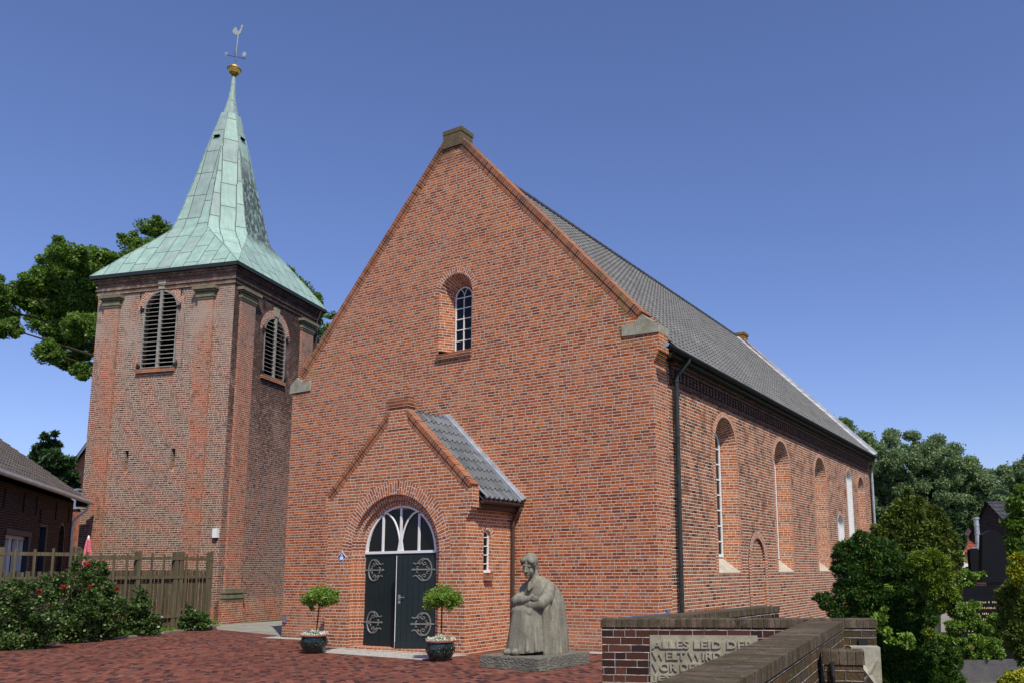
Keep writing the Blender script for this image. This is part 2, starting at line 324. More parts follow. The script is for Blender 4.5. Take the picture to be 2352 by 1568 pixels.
def m_copper():
    k = NT('green_copper'); uv = k.uv(); s = k.sep(uv); p = k.pos(); ps = k.sep(p)
    W, H = 0.62, 1.18
    cu = k.m('DIVIDE', s[0], W); c = k.m('FLOOR', cu); fu = k.m('MULTIPLY', k.m('FRACT', cu), W)
    vv = k.m('ADD', k.m('DIVIDE', s[1], H), k.m('MULTIPLY', k.wn(k.xyz(c, 2.0, 0)), 1.0)); r = k.m('FLOOR', vv); fv = k.m('MULTIPLY', k.m('FRACT', vv), H)
    du = k.m('MINIMUM', fu, k.m('SUBTRACT', W, fu)); dv = k.m('MINIMUM', fv, k.m('SUBTRACT', H, fv))
    seam = k.ss(k.m('MINIMUM', du, dv), 0.010, 0.022)
    idn = k.wn(k.xyz(c, r, 4)); hgt = k.ss(ps[2], 15.6, 19.5)
    sel = k.ss(k.m('ADD', idn, k.m('MULTIPLY', hgt, 0.50)), 0.62, 1.15)
    a = k.ramp(k.noise(p, 2.5, 4), [(0.3, (0.245, 0.375, 0.31)), (0.7, (0.36, 0.50, 0.42))])
    b = k.ramp(k.noise(p, 2.0, 5), [(0.3, (0.215, 0.295, 0.265)), (0.7, (0.34, 0.42, 0.375))])
    cc = k.mix(sel, a, b)
    streak = k.noise(k.xyz(k.m('MULTIPLY', s[0], 16.0), k.m('MULTIPLY', s[1], 0.9), 0), 1.0, 4, 0.7)
    cc = k.mix(0.55, cc, k.ramp(streak, [(0.3, (0.74,)*3), (0.7, (1.22,)*3)]), 'MULTIPLY')
    # black weathering kept on the east side only
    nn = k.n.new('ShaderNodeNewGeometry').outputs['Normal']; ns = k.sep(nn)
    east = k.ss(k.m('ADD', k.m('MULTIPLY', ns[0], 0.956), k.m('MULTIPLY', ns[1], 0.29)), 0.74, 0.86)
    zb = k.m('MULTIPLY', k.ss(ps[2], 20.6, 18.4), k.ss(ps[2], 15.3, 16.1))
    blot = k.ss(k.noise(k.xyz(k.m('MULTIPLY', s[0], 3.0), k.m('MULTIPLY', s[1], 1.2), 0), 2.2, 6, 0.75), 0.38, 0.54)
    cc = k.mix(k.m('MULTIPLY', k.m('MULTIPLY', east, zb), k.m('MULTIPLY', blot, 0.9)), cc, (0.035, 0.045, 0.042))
    cc = k.mix(seam, (0.09, 0.115, 0.095), cc)
    k.bump(k.ss(k.m('MINIMUM', du, dv), 0.0, 0.03), 0.012); return k.fin(cc, 0.62, 0.3)
M['copper'] = m_copper()
def m_wood():
    k = NT('weathered_grey_wood'); p = k.pos(); s = k.sep(p)
    g = k.noise(k.xyz(k.m('MULTIPLY', s[0], 22), k.m('MULTIPLY', s[1], 22), k.m('MULTIPLY', s[2], 1.2)), 1.0, 5, 0.7)
    cc = k.ramp(g, [(0.3, (0.055, 0.045, 0.026)), (0.7, (0.155, 0.13, 0.08))])
    cc = k.mix(1.0, cc, k.ramp(k.island(), [(0, (0.7,)*3), (1, (1.25,)*3)]), 'MULTIPLY')
    k.bump(g, 0.006); return k.fin(cc, 0.85, 0.15)
M['wood'] = m_wood()
def m_ground():
    k = NT('ground_grass'); p = k.pos()
    cc = k.ramp(k.noise(p, 0.6, 6), [(0.3, (0.035, 0.045, 0.015)), (0.6, (0.055, 0.075, 0.022)), (0.8, (0.09, 0.08, 0.04))])
    k.bump(k.noise(p, 20, 5), 0.03); return k.fin(cc, 0.95, 0.1)
M['ground'] = m_ground()
M['leaf'] = leafmat('broad_leaf', [(0, (0.035, 0.07, 0.010)), (0.5, (0.068, 0.122, 0.016)), (1, (0.12, 0.185, 0.028))], 0.45, 0.4)
M['leafpop'] = leafmat('poplar_leaf', [(0, (0.060, 0.095, 0.035)), (0.5, (0.090, 0.135, 0.052)), (1, (0.15, 0.195, 0.085))])
M['leafrose'] = leafmat('rose_leaf', [(0, (0.012, 0.030, 0.007)), (0.5, (0.032, 0.065, 0.014)), (0.85, (0.06, 0.10, 0.022)), (1, (0.16, 0.20, 0.08))], 0.35)
M['leafpot'] = leafmat('pot_tree_leaf', [(0, (0.036, 0.086, 0.007)), (0.5, (0.086, 0.151, 0.014)), (1, (0.187, 0.245, 0.058))], 0.4)
M['yew'] = leafmat('yew_needle', [(0, (0.008, 0.028, 0.004)), (0.55, (0.018, 0.052, 0.006)), (1, (0.065, 0.105, 0.009))], 0.55, 0.15)
M['cypress'] = leafmat('olive_conifer', [(0, (0.030, 0.050, 0.008)), (0.5, (0.055, 0.080, 0.010)), (1, (0.10, 0.115, 0.014))], 0.6, 0.15)
M['golden'] = leafmat('golden_conifer', [(0, (0.072, 0.101, 0.007)), (0.5, (0.144, 0.158, 0.009)), (1, (0.259, 0.230, 0.011))], 0.6, 0.2)
M['lime'] = leafmat('lime_shrub', [(0, (0.043, 0.086, 0.009)), (0.5, (0.072, 0.130, 0.013)), (1, (0.122, 0.173, 0.022))], 0.5, 0.2)
M['goldlime'] = leafmat('yellow_green_conifer', [(0, (0.025, 0.055, 0.006)), (0.5, (0.065, 0.105, 0.008)), (1, (0.14, 0.17, 0.010))], 0.6, 0.2)
M['darkfir'] = leafmat('dark_fir', [(0, (0.010, 0.028, 0.008)), (1, (0.030, 0.060, 0.016))], 0.6, 0.1)

# ------------------------------------------------------------------ objects
def tag(o, label=None, cat=None, group=None, kind=None):
    if label: o['label'] = label
    if cat: o['category'] = cat
    if group: o['group'] = group
    if kind: o['kind'] = kind
    return o
def empty(name, loc, label, cat, group=None):
    o = bpy.data.objects.new(name, None); col.objects.link(o); o.location = loc; o.empty_display_size = 0.2
    return tag(o, label, cat, group)
def link(name, me, parent=None):
    o = bpy.data.objects.new(name, me); col.objects.link(o)
    if parent:
        o.parent = parent
        base = V((0, 0, 0)); q = parent
        while q: base += q.location; q = q.parent
        o.location = -base
    return o

class MB:
    """polygons with metre UVs, linked as one mesh"""
    def __init__(s): s.v = []; s.f = []; s.uv = []; s.mi = []; s.mats = []
    def mat(s, m):
        m = M[m] if isinstance(m, str) else m
        if m not in s.mats: s.mats.append(m)
        return s.mats.index(m)
    def poly(s, pts, m, uvs=None):
        pts = [V(p) for p in pts]
        if uvs is None:
            n = V((0, 0, 0))
            for i in range(len(pts)): n += pts[i].cross(pts[(i+1) % len(pts)])
            n = n.normalized() if n.length > 1e-12 else V((0, 0, 1))
            if abs(n.z) > 0.995: uvs = [(p.x, p.y) for p in pts]
            else:
                t = V((0, 0, 1)).cross(n).normalized(); b = n.cross(t); uvs = [(p.dot(t), p.dot(b)) for p in pts]
        i0 = len(s.v); s.v += [tuple(p) for p in pts]; s.f.append(list(range(i0, i0+len(pts)))); s.uv += [tuple(u) for u in uvs]; s.mi.append(s.mat(m))
    def box(s, a, b, m, fr=None, uvf=None):
        (x0, y0, z0), (x1, y1, z1) = a, b
        x0, x1 = sorted((x0, x1)); y0, y1 = sorted((y0, y1)); z0, z1 = sorted((z0, z1))
        c = [(x0, y0, z0), (x1, y0, z0), (x1, y1, z0), (x0, y1, z0), (x0, y0, z1), (x1, y0, z1), (x1, y1, z1), (x0, y1, z1)]
        if fr: c = [fr(*q) for q in c]
        for f in ((3, 2, 1, 0), (4, 5, 6, 7), (0, 1, 5, 4), (1, 2, 6, 5), (2, 3, 7, 6), (3, 0, 4, 7)): s.poly([c[i] for i in f], m)
    def tube(s, pts, r, m, n=8, cap=True):
        pts = [V(p) for p in pts]; rs = r if isinstance(r, (list, tuple)) else [r]*len(pts); rings = []
        for i, p in enumerate(pts):
            d = (pts[min(i+1, len(pts)-1)]-pts[max(i-1, 0)]).normalized()
            a = d.orthogonal().normalized() if i == 0 else (a-d*a.dot(d)).normalized()
            b = d.cross(a); rings.append([p+(a*math.cos(t)+b*math.sin(t))*rs[i] for t in [2*math.pi*j/n for j in range(n)]])
        for i in range(len(rings)-1):
            for j in range(n): s.poly([rings[i][j], rings[i][(j+1) % n], rings[i+1][(j+1) % n], rings[i+1][j]], m)
        if cap: s.poly(rings[0][::-1], m); s.poly(rings[-1], m)
    def lathe(s, c, prof, m, n=24, sq=None):
        c = V(c); rings = [[c+V((r*math.cos(2*math.pi*j/n), r*math.sin(2*math.pi*j/n), z)) for j in range(n)] for r, z in prof]
        for i in range(len(rings)-1):
            for j in range(n):
                s.poly([rings[i][j], rings[i][(j+1) % n], rings[i+1][(j+1) % n], rings[i+1][j]], m)
    def extr(s, pts2, fr, n0, n1, m):
        """polygon (u, z) drawn in frame fr(u, n, z), extruded from n0 to n1 (n1 = front)"""
        s.poly([fr(u, n1, z) for u, z in pts2], m); s.poly([fr(u, n0, z) for u, z in pts2][::-1], m)
        for i in range(len(pts2)):
            (a, b), (c, d) = pts2[i], pts2[(i+1) % len(pts2)]
            s.poly([fr(a, n0, b), fr(c, n0, d), fr(c, n1, d), fr(a, n1, b)], m)
    def build(s, name, parent=None, smooth=False, weld=False):
        me = bpy.data.meshes.new(name); me.from_pydata(s.v, [], s.f)
        for m in s.mats: me.materials.append(m)
        me.polygons.foreach_set('material_index', s.mi)
        ul = me.uv_layers.new(name='UVMap'); ul.data.foreach_set('uv', np.array(s.uv, dtype=np.float32).ravel())
        if weld or smooth:
            bm = bmesh.new(); bm.from_mesh(me); bmesh.ops.remove_doubles(bm, verts=bm.verts, dist=1e-4); bmesh.ops.recalc_face_normals(bm, faces=bm.faces); bm.to_mesh(me); bm.free()
        if smooth: me.polygons.foreach_set('use_smooth', [True]*len(me.polygons))
        me.update(); return link(name, me, parent)

# walls with round-headed openings, in a frame fr(u, n, z): n = metres out of the wall
def arch_pts(cx, half, z0, zs, n=20, k=1.0):
    p = [(cx-half, z0), (cx-half, zs)]
    p += [(cx-half*math.cos(math.pi*i/n), zs+half*k*math.sin(math.pi*i/n)) for i in range(1, n)]
    return p+[(cx+half, zs), (cx+half, z0)]
def wall(mb, fr, outer, holes, m, n=0.0):
    loops = [[V((u, z, 0)) for u, z in lp] for lp in [outer]+holes]
    flat = [p for lp in loops for p in lp]
    for t in tessellate_polygon(loops):
        a, b, c = (flat[i] for i in t)
        if (b-a).cross(c-a).z < 0: b, c = c, b
        mb.poly([fr(q.x, n, q.y) for q in (a, b, c)], m, [(q.x, q.y) for q in (a, b, c)])
def ring(mb, fr, cx, h0, h1, z0, zs, m, n0=0.0, n1=0.0, N=20, jm=None, k=1.0, k1=None):
    """face between outline h0 (at depth n0) and h1 (at depth n1)"""
    A, B = arch_pts(cx, h0, z0, zs, N, k), arch_pts(cx, h1, z0, zs, N, k if k1 is None else k1)
    L = (h0+h1)/2*math.pi/N; w = math.hypot(h1-h0, n1-n0)
    for i in range(len(A)-1):
        P = [fr(A[i][0], n0, A[i][1]), fr(A[i+1][0], n0, A[i+1][1]), fr(B[i+1][0], n1, B[i+1][1]), fr(B[i][0], n1, B[i][1])]
        if 1 <= i < len(A)-2:
            v0 = (i-1)*L; uvs = [(0, v0), (0, v0+L), (w, v0+L), (w, v0)]; mm = m
        else:
            s = 0.0; uvs = [(s, A[i][1]), (s, A[i+1][1]), (s+w, B[i+1][1]), (s+w, B[i][1])]; mm = jm or m
        mb.poly(P, mm, uvs)

def frame(O, U, N):
    O, U, N = V(O), V(U).normalized(), V(N).normalized()
    return lambda u, n, z: O+U*u+N*n+V((0, 0, z))
def smoothshade(o):
    o.data.polygons.foreach_set('use_smooth', [True]*len(o.data.polygons)); return o

def glazing(mb, fr, cx, half, z0, zs, n, m, bar=0.03, cols=1, rows=6, fw=0.05, gothic=True, dep=0.04):
    ring(mb, fr, cx, half-fw, half, z0, zs, m, n, n, 16); ring(mb, fr, cx, half-fw, half-fw, z0, zs, m, n, n-dep, 16)
    mb.box((cx-half, n-dep, z0), (cx+half, n+0.004, z0+fw*1.2), m, fr)
    top = zs+half
    for c in range(cols):
        x = cx-half+2*half*(c+1)/(cols+1); mb.box((x-bar/2, n-dep, z0), (x+bar/2, n, (zs if gothic else top-0.02)), m, fr)
    for r in range(rows):
        z = z0+(zs-z0)*(r+1)/rows; mb.box((cx-half+fw, n-dep, z-bar/2), (cx+half-fw, n-0.004, z+bar/2), m, fr)
    if gothic:
        for sgn in (-1, 1):
            pts = []
            for i in range(9):
                t = i/8*math.pi/2*0.95; pts.append(fr(cx+sgn*(half*0.62)*(1-math.cos(t)), n-dep/2, zs+half*0.86*math.sin(t)))
            mb.tube(pts, bar*0.5, m, 4)

def pantiles(mb, O, U, S, N, W, L, tw, tl, m, amp=0.03, step=0.03, seg=6, jit=0.0):
    O, U, S, N = V(O), V(U).normalized(), V(S).normalized(), V(N).normalized()
    nc = int(round(W/tw)); nr = int(math.ceil(L/tl)); tw = W/nc
    prof = [amp*(0.5+0.5*math.cos(2*math.pi*j/seg)) if j < seg*0.55 else amp*0.12*math.sin(2*math.pi*j/seg) for j in range(seg)]
    for r in range(nr):
        v0, v1 = r*tl, min((r+1)*tl+0.02, L)
        for c in range(nc):
            dz = random.uniform(-jit, jit)
            for j in range(seg):
                u0, u1 = (c+j/seg)*tw, (c+(j+1)/seg)*tw; h0, h1 = prof[j], prof[(j+1) % seg]
                a, b = O+U*u0+S*v0+N*(h0+step+dz), O+U*u1+S*v0+N*(h1+step+dz); e, d = O+U*u1+S*v1+N*h1, O+U*u0+S*v1+N*h0
                uvs = [(c+0.5, r+0.5)]*4
                mb.poly([a, b, e, d], m, uvs)
                mb.poly([O+U*u0+S*v0+N*(h0-0.02), O+U*u1+S*v0+N*(h1-0.02), b, a], m, uvs)

# ------------------------------------------------------------------ foliage
def leaves(name, blobs, count, size, mat, parent=None, aspect=1.8, shell=0.55, flat=0.0, up=0.0, squash=0.8, seed=1, clump=0, out=0.0, clumpr=0.42, fill=0.45):
    """many small leaf faces scattered through overlapping clumps"""
    rg = np.random.default_rng(seed); B = np.array([[b[0], b[1], b[2], b[3]] for b in blobs], float)
    w = B[:, 3]**2; w /= w.sum(); idx = rg.choice(len(B), count, p=w)
    d = rg.normal(size=(count, 3)); d /= np.linalg.norm(d, axis=1)[:, None]
    if clump:
        K = clump*len(B); ki = rg.choice(len(B), K, p=w); kd = rg.normal(size=(K, 3)); kd /= np.linalg.norm(kd, axis=1)[:, None]
        kr = B[ki, 3]*(shell+(1-shell)*rg.random(K)**0.5); kc = B[ki, :3]+kd*kr[:, None]*np.array([1, 1, squash])
        sel = rg.integers(0, K, count); rad = B[ki[sel], 3]*clumpr*rg.random(count)**0.6
        P = kc[sel]+d*rad[:, None]*np.array([1, 1, 0.75]); outd = kd[sel]*0.6+d*0.7
        r2 = B[idx, 3]*(0.25+0.75*rg.random(count)**0.6); P2 = B[idx, :3]+d*r2[:, None]*np.array([1, 1, squash]); fm = rg.random(count) < fill
        P[fm] = P2[fm]; outd[fm] = d[fm]
    else:
        r = B[idx, 3]*(shell+(1-shell)*rg.random(count)**0.6); P = B[idx, :3]+d*r[:, None]*np.array([1, 1, squash]); outd = d
    a = rg.normal(size=(count, 3)); a[:, 2] *= (1-flat)
    a = a*(1-out)+outd*out*1.6; a[:, 2] += up
    a /= np.linalg.norm(a, axis=1)[:, None]
    b = rg.normal(size=(count, 3)); b -= (b*a).sum(1)[:, None]*a; b /= np.linalg.norm(b, axis=1)[:, None]
    s = size*(0.6+0.8*rg.random(count)); A = a*(s*0.5*aspect**0.5)[:, None]; Bv = b*(s*0.5/aspect**0.5)[:, None]
    c = np.cross(a, b)*(s*0.12)[:, None]
    vs = np.stack([P-A, P+Bv+c, P+A, P-Bv+c], 1).reshape(-1, 3)
    me = bpy.data.meshes.new(name); me.vertices.add(count*4); me.vertices.foreach_set('co', vs.astype(np.float32).ravel())
    me.loops.add(count*4); me.loops.foreach_set('vertex_index', np.arange(count*4, dtype=np.int32))
    me.polygons.add(count); me.polygons.foreach_set('loop_start', np.arange(0, count*4, 4, dtype=np.int32))
    me.polygons.foreach_set('loop_total', np.full(count, 4, dtype=np.int32))
    me.materials.append(M[mat] if isinstance(mat, str) else mat); me.update(calc_edges=True); me.validate()
    return link(name, me, parent)
def limb(mb, a, b, r0, r1, m='bark', bend=0.08, n=7, seg=5):
    a, b = V(a), V(b); L = (b-a).length; pts = []
    off = V((random.uniform(-1, 1), random.uniform(-1, 1), random.uniform(0, 1)))*L*bend
    for i in range(seg+1):
        t = i/seg; pts.append(a.lerp(b, t)+off*math.sin(math.pi*t))
    mb.tube(pts, [r0+(r1-r0)*i/seg for i in range(seg+1)], m, n)

# ================================================================== SETTING
g = MB(); g.box((-400, -60, -0.30), (400, 600, -0.02), 'ground'); tag(g.build('ground'), kind='structure')
g = MB()
g.poly([(-14.6, -14, 0), (9, -30, 0), (9, -6.4, 0), (5.0, -6.4, 0), (3.3, -5.6, 0), (2.6, -1.5, 0), (0.35, -0.5, 0), (-12.4, -0.15, 0), (-12.83, 0.47, 0), (-17.0, 1.43, 0), (-17.9, 2.0, 0), (-16.8, -0.7, 0), (-15.7, -5.7, 0)], 'pave')
tag(g.build('brick_paving'), kind='structure')
g = MB(); g.poly([(-12.40, -0.15, 0.004), (-12.83, 0.47, 0.004), (-17.0, 1.43, 0.004), (-17.9, 2.0, 0.004), (-19.3, 3.1, 0.004), (-19.5, 12, 0.004), (-12.2, 12, 0.004), (-12.2, -0.1, 0.004)], 'concrete')
tag(g.build('concrete_path'), kind='structure')
g = MB()
g.poly([(-7.75, -1.84, 0.006), (-7.9, -2.80, 0.006), (-4.05, -3.10, 0.006), (-3.75, -1.84, 0.006)], 'cobble')
g.poly([(-12.5, -0.42, 0.006), (-7.98, -0.42, 0.006), (-7.98, 0.0, 0.006), (-12.5, 0.0, 0.006)], 'cobble')
g.poly([(-3.60, -0.42, 0.006), (0.3, -0.42, 0.006), (0.3, 0.0, 0.006), (-3.60, 0.0, 0.006)], 'cobble')
tag(g.build('cobble_strip'), kind='structure')

# ================================================================== CHURCH
church = empty('church', (-6.07, 10, 0), 'long red brick church with a steep grey tiled roof and a small gabled porch', 'church')
F = lambda u, n, z: V((u, -n, z))                 # west gable front
S_ = lambda u, n, z: V((n, u, z))                 # south side, u = metres back from the front
XC, HK, W = -6.07, 7.22, 12.14
AP = 14.10; SL = 1.09
def rake(x): return AP-abs(x-XC)*SL
# --- gable wall
mb = MB(); UW = dict(cx=-5.86, half=0.565, z0=7.60, zs=9.22)
out = [(-W, 0), (0, 0), (0, HK), (-0.05, rake(-0.05)-0.22), (XC, AP-0.25), (-W+0.05, rake(-W+0.05)-0.22), (-W, HK)]
po = [(-7.90, 0.0), (-7.90, 3.6), (-5.71, 5.6), (-3.70, 3.6), (-3.70, 0.0)]
wall(mb, F, out, [arch_pts(UW['cx'], UW['half']+0.19, UW['z0'], UW['zs'])], 'brick')
ring(mb, F, UW['cx'], UW['half'], UW['half']+0.19, UW['z0'], UW['zs'], 'arch', jm='brick')
ring(mb, F, UW['cx'], UW['half'], 0.30, UW['z0']+0.12, UW['zs'], 'arch', 0.0, -0.42, jm='brick')
mb.poly([F(UW['cx']-0.565, 0, 7.60), F(UW['cx']+0.565, 0, 7.60), F(UW['cx']+0.565, -0.44, 7.74), F(UW['cx']-0.565, -0.44, 7.74)], 'arch')
# back of parapet, ends
mb.poly([(-W, 0.5, 0), (-W, 0.5, HK+0.3), (XC, 0.5, AP-0.25), (0, 0.5, HK+0.3), (0, 0.5, 0)], 'brick')
mb.poly([(-W, 0.5, 0), (-W, 0, 0), (-W, 0, HK), (-W, 0.5, HK)], 'brick')
mb.poly([(0, 0, 0), (0, 0.72, 0), (0, 0.72, HK), (0, 0, HK)], 'brick')
mb.build('gable_wall', church)
# corbelled shoulders carrying the kneelers
mb = MB()
for i, (x, za, zb) in enumerate([(0.157, 6.80, HK), (0.115, 6.72, 6.797), (0.075, 6.645, 6.717), (0.035, 6.57, 6.642)]):
    mb.box((0.002, -0.004, za), (x, 0.50, zb), 'brick')
mb.build('corbel', church)
# raking coping: a rowlock course over a second course
def coping(name, y0, y1, m, par, dz=0.0, lab=None):
    mb = MB(); ang = math.atan(SL); ca, sa = math.cos(ang), math.sin(ang)
    for sgn in (-1, 1):
        for lo, hi, pr in ((-0.27, -0.135, 0.004), (-0.133, 0.0, 0.022)):
            x0, x1 = (5.80, 0.32)
            P = lambda d, off, y: V((XC+sgn*(d), y, AP+dz-d*SL)) + V((sgn*sa, 0, ca))*off
            L = x0/ca
            for f in ((y0-pr, lo, y0-pr, hi), (y0-pr, hi, y1, hi), (y1, hi, y1, lo), (y1, lo, y0-pr, lo)):
                a = [P(x0, f[1], f[0]), P(x1, f[1], f[0]), P(x1, f[3], f[2]), P(x0, f[3], f[2])]
                w = (a[0]-a[3]).length
                mb.poly(a if sgn < 0 else a[::-1], m, [(0, 0), (0, L), (w, L), (w, 0)] if sgn < 0 else [(w, 0), (w, L), (0, L), (0, 0)])
            mb.poly([P(x0, lo, y0-pr), P(x0, hi, y0-pr), P(x0, hi, y1), P(x0, lo, y1)], m)
    return mb.build(name, par)
M['cop'] = brick('coping_red_brick', [(0, (0.33, 0.10, 0.038)), (0.35, (0.24, 0.075, 0.035)), (0.65, (0.31, 0.12, 0.055)), (0.88, (0.14, 0.055, 0.032))], (0.48, 0.38, 0.28), 0.082, 0.5, 0.012, 51.0, bond='run', stain=st_facade)
coping('gable_coping', 0.0, 0.48, 'cop', church)
coping('gable_coping', 22.45, 22.95, 'cop', church, -0.28)
M['lichen'] = m_stone('lichen_covered_block', (0.20, 0.12, 0.035), (0.30, 0.17, 0.015), 0.8, 0.02)
M['apex'] = m_stone('mossy_apex_brick', (0.15, 0.11, 0.065), (0.13, 0.13, 0.05), 0.7, 0.02, 7)
mb = MB(); mb.box((XC-0.29, -0.05, 13.50), (XC+0.35, 0.46, 13.98), 'apex'); mb.box((XC-0.30, -0.06, 13.90), (XC+0.37, 0.48, 14.02), 'apex'); mb.build('apex_block', church)
mb = MB(); mb.box((XC-0.40, 22.4, 13.05), (XC+0.40, 23.0, 13.72), 'lichen'); mb.box((XC-0.44, 22.37, 13.62), (XC+0.44, 23.03, 13.74), 'lichen'); tag(mb.build('apex_block', church), 'orange lichen covered apex block of the far gable')
KP = [(-0.80, 7.25), (0.16, 7.215), (0.165, 7.41), (-0.10, 7.56), (-0.25, 7.70), (-0.34, 7.65), (-0.42, 7.54), (-0.80, 7.50)]
mb = MB(); mb.extr(KP, F, -0.50, 0.035, 'stone'); mb.build('kneeler_stone', church)
mb = MB(); mb.extr([(-W-0.10, 7.22), (-W+0.79, 7.22), (-W+0.79, 7.50), (-W+0.42, 7.53), (-W+0.20, 7.68), (-W-0.08, 7.46)], F, -0.50, 0.035, 'stone'); mb.build('kneeler_stone', church)
mb = MB(); mb.extr([(a, b-0.42) for a, b in KP], lambda u, n, z: V((u+0.1, 22.95-n, z)), -0.02, 0.55, 'stone'); mb.build('kneeler_stone', church)

# --- south wall
WIN = [(4.485, 0.80), (9.48, 0.80), (14.20, 0.80)]
Z0, ZS, ZT = 1.74, 5.14, 5.94
mb = MB(); holes = []
for c, h in WIN: holes.append(arch_pts(c, h+0.16, Z0, ZS))
holes.append(arch_pts(18.72, 0.47+0.12, 2.3, 5.45)); holes.append(arch_pts(16.9, 0.50+0.12, 1.4, 3.45)); holes.append(arch_pts(20.97, 0.62+0.14, 2.0, 5.22))
holes.append(arch_pts(6.79, 0.82, 0.02, 2.05, 20, 1.1))
SU = lambda u, n, z: V((n-0.03, u, z))
wall(mb, SU, [(0.72, 0), (22.9, 0), (22.9, 7.0), (0.72, 7.0)], holes, 'old')
mb.poly([(0, 0.72, 0), (-0.03, 0.72, 0), (-0.03, 0.72, 7), (0, 0.72, 7)], 'brick')
for c, h in WIN+[(20.97, 0.62)]:
    z0, zs = (Z0, ZS) if h == 0.80 else (2.0, 5.22); e = 0.16 if h == 0.8 else 0.14
    ring(mb, SU, c, h, h+e, z0, zs, 'arch', 0.012, 0.0, jm='porch')
    ring(mb, SU, c, h, h-0.26, z0, zs, 'arch', 0.012, -0.50, jm='porch')
for c, h, z0, zs in ((18.72, 0.47, 2.3, 5.45), (16.9, 0.50, 1.4, 3.45)):
    ring(mb, SU, c, h, h+0.12, z0, zs, 'arch', 0.012, 0.0, jm='porch'); ring(mb, SU, c, h, h-0.04, z0, zs, 'plaster', 0.012, -0.14)
    wall(mb, SU, arch_pts(c, h-0.04, z0, zs), [], 'plaster', -0.14)
# bricked-up doorway with its own arch ring
ring(mb, SU, 6.79, 0.82, 0.60, 0.02, 2.05, 'arch', 0.015, 0.015, k=1.1, k1=1.12); ring(mb, SU, 6.79, 0.60, 0.60, 0.02, 2.05, 'old', 0.015, -0.05, k=1.12)
wall(mb, SU, arch_pts(6.79, 0.60, 0.02, 2.05, 20, 1.12), [], 'old', -0.05)
# far end, north side, inner dark core
mb.poly([(0, 22.9, 0), (-W, 22.9, 0), (-W, 22.9, 7.0), (XC, 22.9, 13.4), (0, 22.9, 7.0)], 'old')
mb.poly([(-W, 22.9, 0), (-W, 0.5, 0), (-W, 0.5, 7.0), (-W, 22.9, 7.0)], 'old')
mb.box((-11.9, 0.62, 0.1), (-0.62, 22.6, 6.9), 'interior')
mb.build('side_wall', church)
mb = MB(); mb.box((-0.03, 0.9, 6.22), (0.010, 22.4, 6.30), 'dark'); mb.box((-0.03, 0.9, 6.30), (0.005, 22.4, 6.56), 'dark')
y = 0.92
while y < 22.3: mb.box((0.005, y, 6.34), (0.055, y+0.105, 6.56), 'dark'); y += 0.215
mb.box((-0.03, 0.9, 6.56), (0.085, 22.4, 6.66), 'dark'); mb.box((-0.03, 0.9, 6.66), (0.14, 22.4, 6.78), 'dark'); mb.build('eaves_frieze', church)
for i, (c, h) in enumerate(WIN+[(20.97, 0.62)]):
    z0, zs = (Z0, ZS) if h == 0.8 else (2.0, 5.22); hi = h-0.26; zi = z0+0.42
    w_ = MB(); glazing(w_, SU, c, hi, zi, zs, -0.38, 'white', 0.035, 2, 7, 0.07, True, 0.05); wo = w_.build('window', church)
    p_ = MB(); wall(p_, SU, arch_pts(c, hi, zi, zs), [], 'glass', -0.41); p_.build('pane', wo)
    s_ = MB()
    s_.poly([SU(c-h+0.003, 0.014, z0), SU(c+h-0.003, 0.014, z0), SU(c+hi, -0.46, z0+0.44), SU(c-hi, -0.46, z0+0.44)], 'warm')
    s_.poly([SU(c-h+0.003, 0.014, z0-0.001), SU(c-h+0.003, -0.5, z0-0.001), SU(c+h-0.003, -0.5, z0-0.001), SU(c+h-0.003, 0.014, z0-0.001)], 'warm')
    s_.build('sill', wo)
# upper front window
w_ = MB(); glazing(w_, F, UW['cx'], 0.30, 7.72, UW['zs'], -0.36, 'white', 0.025, 1, 5, 0.035, True, 0.05); wo = w_.build('window', church)
p_ = MB(); wall(p_, F, arch_pts(UW['cx'], 0.30, 7.72, UW['zs']), [], 'glass', -0.39); p_.build('pane', wo)
s_ = MB(); s_.box((UW['cx']-0.60, -0.0, 7.46), (UW['cx']+0.58, 0.07, 7.61), 'cop', F); s_.build('sill', wo)
mb = MB(); mb.box((-6.6, 0.41, 7.4), (-5.2, 0.8, 10.2), 'interior'); mb.build('dark_inside', church)

# --- roof with real tile rows
EX, EZ, RZ = 0.33, 6.93, 13.52
sl_ = V((XC-EX, 0, RZ-EZ)); Lr = sl_.length; up = sl_.normalized(); nn = V((-up.z*-1, 0, 0)); Nn = V((up.z, 0, -up.x))
mb = MB()
pantiles(mb, (EX, 0.47, EZ), (0, 1, 0), up, Nn, 22.0, Lr, 0.235, 0.31, 'tile', 0.030, 0.026, 4, 0.004)
mb.poly([(EX, 0.47, EZ-0.03), (EX, 22.47, EZ-0.03), (XC, 22.47, RZ-0.03), (XC, 0.47, RZ-0.03)], 'greytile')
mb.poly([(XC, 0.47, RZ), (XC, 22.47, RZ), (-W-0.33, 22.47, EZ), (-W-0.33, 0.47, EZ)], 'greytile')
roof = mb.build('roof', church)
mb = MB()
y = 0.5
while y < 22.4:
    mb.tube([(XC, y, RZ+0.0), (XC, y+0.40, RZ+0.012)], [0.125, 0.105], 'greytile', 8); y += 0.385
mb.build('ridge_tiles', roof)
mb = MB()
q0, q1 = V((EX, 22.44, EZ)), V((XC, 22.44, RZ)); k0 = 24
